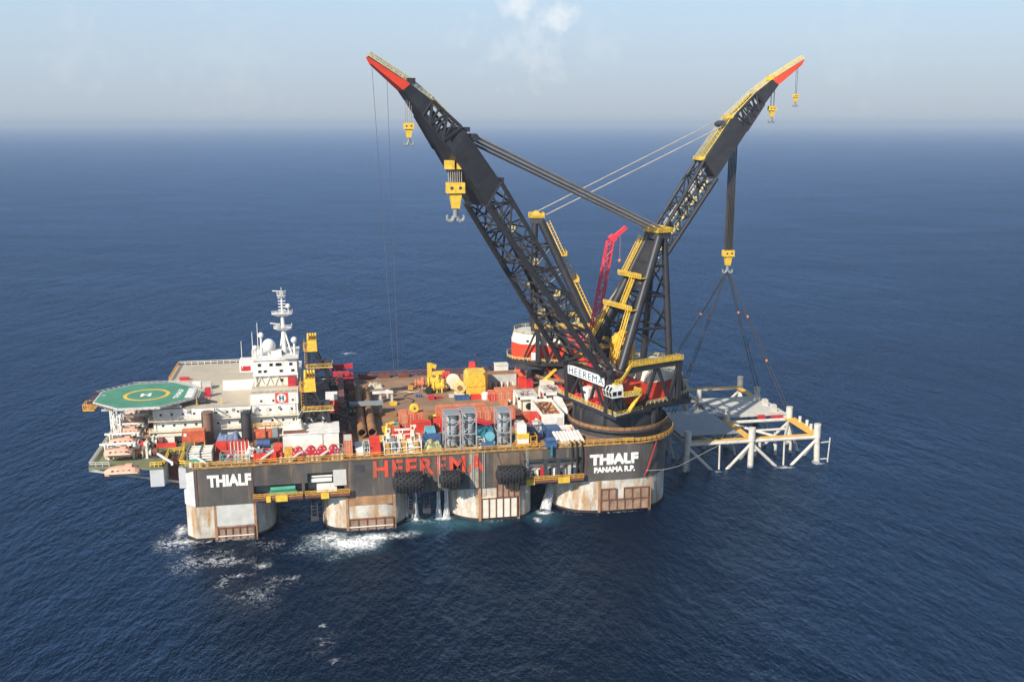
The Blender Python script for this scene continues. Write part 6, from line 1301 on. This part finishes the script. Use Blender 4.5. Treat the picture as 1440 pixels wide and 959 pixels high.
t = thing('cable_reel', 'cream cable reel standing behind the one with the dark hub', 'reel', (79.8, 68, DZ)); MB().lathe((79.8, 68, DZ+3.0), [(2.4, -1.6), (2.4, -1.3), (1.5, -1.2), (1.5, 1.2), (2.4, 1.3), (2.4, 1.6)], 22, 'Y').build('reel_drum', M_CREAM, t, True); MB().box(78.2, 81.6, 66.4, 69.6, DZ, DZ+0.7).build('reel_base', M_BROWN, t)
C(77.0, 79.6, 74, 80, DZ, DZ+4.0, M_CONT3, 'red container behind the cream cable reels'); heap(79.8, 84.0, 72, 79, DZ, 4.6, M_BROWN, 'net_heap', 'brownish heap of netting right of the red container on the far deck', 'netting')
t = thing('tyre_fender', 'black round tyre fender lying in front of the orange subsea tool', 'fender', (70.8, 64, DZ)); MB().lathe((70.8, 64, DZ+1.2), [(0.6, -0.5), (1.25, -0.45), (1.4, 0), (1.25, 0.45), (0.6, 0.5)], 18, 'Y').build('tyre', M_RUBBER, t, True); MB().tube((72.5, 64.6, DZ+0.6), (69.0, 66.4, DZ+0.8), 0.5, 10).build('fender_chain', M_DARK, t, True)
solo(MB().box(69.8, 71.9, 56.4, 58.0, DZ, DZ+1.3).bar((72.0, 57.2, DZ+0.5), (74.6, 58, DZ+0.3), 0.6), 'red_sledge', M_CRIM, 'small crimson sledge alone in front of the yellow subsea tools', 'sledge')
skip(78.6, 83.6, 54, 56.4, DZ, DZ+1.3, M_BLUE, 'low blue open bin in front of the cable reels'); skip(84.0, 87.4, 54, 56.4, DZ, DZ+1.3, M_CONT3, 'low red open bin in front of the big yellow tank')
t = thing('white_tank', 'white rounded tank between the red bin and the far red containers', 'tank', (89.0, 53.6, DZ)); MB().lathe((88.8, 53.8, DZ), [(1.2, 0.1), (1.3, 0.5), (1.3, 2.0), (0.8, 2.5)], 16).build('tank_shell', M_WHITE, t, True); MB().box(87.5, 90.1, 52.5, 55.1, DZ, DZ+0.12).build('tank_base', M_CONT2, t)
solo(MB().bar((92.0, 83, DZ), (91.5, 83.4, DZ+4.2), 0.7).bar((91.5, 83.4, DZ+4.0), (89.6, 83.6, DZ+8.6), 1.4, 0.6), 'folded_crane_arm', M_DARK, 'dark folded crane arm sticking up at the far deck edge behind the yellow tank', 'crane arm')
t = thing('white_table_frame', 'white portal frame like a table beside the rusty pipes', 'frame', (54.6, 55.6, DZ)); MB().box(51.2, 58.0, 54.6, 56.6, DZ+3.4, DZ+3.9).build('frame_top', M_WHITE, t)
for x in (53.4, 57.2): MB().box(x, x+0.7, 55, 56.2, DZ, DZ+3.4).build('frame_leg', M_LGREY, t)
for x, y, w, h, lab in ((53.2, 22.6, 1.6, 1.9, 'small bright yellow bin near the far end of the white frames'), (51.6, 14.6, 1.5, 1.6, 'small bright yellow bin just right of the rusty pipe ends'), (57.8, 52.6, 2.6, 1.0, 'flat yellow pallet in front of the white portal frame')):
    solo(MB().frustum([(x-w*0.4, y-0.7, DZ), (x+w*0.4, y-0.7, DZ), (x+w*0.4, y+0.7, DZ), (x-w*0.4, y+0.7, DZ)], [(x-w/2, y-0.8, DZ+h), (x+w/2, y-0.8, DZ+h), (x+w/2, y+0.8, DZ+h), (x-w/2, y+0.8, DZ+h)]), 'yellow_bin', M_YELLOW, lab, 'bin', 'yellow bins on the open deck')
t = thing('ventilator', 'white mushroom ventilator on the open deck', 'ventilator', (56.6, 62, DZ)); MB().tube((56.6, 62, DZ), (56.6, 62, DZ+1.8), 0.5, 10).build('vent_pipe', M_LGREY, t, True); MB().ball((56.6, 62, DZ+2.1), 1.1, 14, 8, 0.55).build('vent_cap', M_WHITE, t, True)
skip(52, 58, 38.6, 41.4, DZ, DZ+0.5, M_RUSTP, 'shallow rusty tray lying on the open brown deck', name='rusty_tray')
heap(50.6, 56.0, 74, 80, DZ, 1.6, M_TAN, 'sand_coloured_heap', 'low tan heap of hoses near the far deck edge by the pipes', 'hoses')

# ------------------------------------------------------------------ red lattice jib behind the cranes; gold-wrapped winch between them
t = thing('pedestal_crane', 'slim pinkish red lattice jib crane rising behind the two big booms', 'crane', (123.4, 46, DZ))
MB().tube((123.4, 46, DZ), (123.4, 46, DZ+14), 1.5, 14).build('crane_post', M_CRIM, t, True); MB().box(121.2, 125.6, 44, 48, DZ+14, DZ+17).build('crane_house', M_CRIM, t)
A0, A1 = Vector((122.6, 46, DZ+15)), Vector((129.0, 46, 74.5)); mb = MB()
cr = [Vector((dx, dy, 0)) for dx, dy in ((-1.3, -1.2), (1.3, -1.2), (1.3, 1.2), (-1.3, 1.2))]
for q in cr: mb.bar(A0+q, A1+q*0.75, 0.34)
for i in range(4): mb.lattice(A0+cr[i], A1+cr[i]*0.75, A0+cr[(i+1) % 4], A1+cr[(i+1) % 4]*0.75, 14, 0.13)
mb.build('jib', M_REDJIB, t); MB().bar(A1, A1+Vector((5.2, 0, 4.4)), 1.5, 1.2).bar(A1+Vector((0, 0, 0.2)), A1+Vector((1.4, 0, 1.4)), 2.2).build('jib_head', M_REDJIB, t)
tp = A1+Vector((5.0, 0, 2.6)); MB().ball(A1+Vector((3.2, -0.5, -6.5)), 0.6, 8, 6).tube(A1+Vector((3.2, -0.5, -6)), A1+Vector((3.2, -0.5, 1.6)), 0.06, 5).build('jib_hook', M_CONT2, t)
heap_c = crane_pt(MC1, 0.5, 2.5, 0)
t = thing('wrapped_winch', 'bulky winch wrapped in shiny golden-yellow tarpaulin between the front legs of the nearer crane', 'winch', (heap_c.x, heap_c.y, 39.7))
rr = random.Random(11); mb = MB(); mb.ball((heap_c.x, heap_c.y, 45.6), 3.7, 18, 14, 1.5)
for p in mb.v: p += Vector((rr.uniform(-0.45, 0.45), rr.uniform(-0.45, 0.45), rr.uniform(-0.45, 0.45)))
mb.build('tarpaulin', M_GOLD, t)
MB().box(heap_c.x-1.5, heap_c.x+1.5, heap_c.y-1.5, heap_c.y+1.5, 39.7, 42).build('winch_base', M_DARK, t)

# ------------------------------------------------------------------ loose gear filling the deck between the big pieces
def drum(x, y, mat, label, g=None, n=1):
    t = thing('steel_drums', label, 'drums', (x, y, DZ), 0, g)
    for k in range(n):
        dx, dy = (k % 3)*0.75, (k//3)*0.75; MB().lathe((x+dx, y+dy, DZ), [(0.3, 0), (0.33, 0.05), (0.33, 0.95), (0.3, 1.0)], 10).build('drum', mat, t, True)
drum(43.6, 9.6, M_BLUE, 'blue steel drums behind the white box crate by the pipe ends', n=6); drum(70.0, 10.2, M_CRIM, 'red steel drums hidden behind the leftmost tall grey frame', n=5)
drum(90.0, 10.5, M_GREEN, 'green steel drums behind the tall yellow and white unit', n=6); drum(59.2, 11.6, M_YELLOW, 'yellow drums behind the wide white tubular frame', n=6)
drum(94.6, 47.6, M_CREAM, 'cream drums at the end of the far red container row', n=6); drum(66.2, 60.5, M_BLUE, 'blue drums in the open beside the crimson sledge', n=4)
for x, y, w, d, h, m, lab in ((52.4, 10.2, 3.0, 2.2, 1.5, M_GREY, 'grey tool box behind the left end of the wide white frame'), (55.8, 11.6, 2.4, 2.0, 2.0, M_CREAM, 'cream tool box behind the middle of the wide white frame'), (94.4, 14.8, 2.2, 2.4, 1.8, M_GREY, 'grey pump box behind the dark blue machinery skid'),
        (92.2, 18.0, 3.0, 2.2, 1.4, M_CRIM, 'crimson low box left of the cream crate by the red tank container'), (94.2, 31.5, 2.6, 2.4, 1.9, M_BROWN, 'brown box between the orange row and the white equipment house'), (92.6, 44.5, 2.2, 3.2, 1.4, M_CONT2, 'small orange box before the far red container row'),
        (77.0, 57.4, 1.6, 1.4, 1.0, M_LGREY, 'small pale box left of the low blue open bin'), (98.4, 61.2, 3.2, 2.0, 1.6, M_RUSTP, 'rusty box at the right end of the upright rusty discs'), (64.2, 70.4, 1.6, 1.6, 1.2, M_ORYEL, 'small orange-yellow box left of the leftmost subsea tool'),
        (107.8, 54.6, 2.6, 2.2, 1.7, M_CRIM, 'crimson box between the cream cabin and the white equipment houses'), (44.2, 74.5, 2.0, 2.4, 1.4, M_LGREY, 'pale box at the far end of the left rusty pipe'), (31.2, 6.8, 2.4, 1.6, 1.2, M_LGREY, 'pale box behind the first red reel standing close together')):
    t = thing('tool_box', lab, 'box', (x+w/2, y+d/2, DZ)); MB().box(x, x+w, y, y+d, DZ+0.12, DZ+h).build('box_body', m, t); MB().box(x-0.06, x+w+0.06, y-0.06, y+d+0.06, DZ+h, DZ+h+0.12).build('box_lid', m, t)
    for xx in (x+0.2, x+w-0.4): MB().box(xx, xx+0.2, y, y+d, DZ, DZ+0.11).build('skid_rail', M_DARK, t)
rr = random.Random(21)
def hose(x0, y0, n, mat, label):
    p = Vector((x0, y0, DZ+0.14)); pts = [p.copy()]; a = rr.uniform(0, 6.28)
    for k in range(n): a += rr.uniform(-0.9, 0.9); p = p + Vector((math.cos(a)*1.5, math.sin(a)*1.5, 0)); pts.append(p.copy())
    solo(MB().path(pts, 0.14, 5), 'deck_hose', mat, label, 'hose', smooth=True)
hose(64, 50, 12, M_BLACK, 'black hose snaking over the open deck in front of the crimson sledge'); hose(60, 66, 12, M_CREAM, 'pale hose lying on the open deck left of the subsea tools'); hose(76, 47, 9, M_ORYEL, 'yellow hose curling on the deck in front of the low blue bin')
hose(56, 33, 8, M_BLACK, 'black hose beside the shallow rusty tray'); hose(95, 21, 7, M_CRIM, 'red hose on the deck left of the tall red tank container')
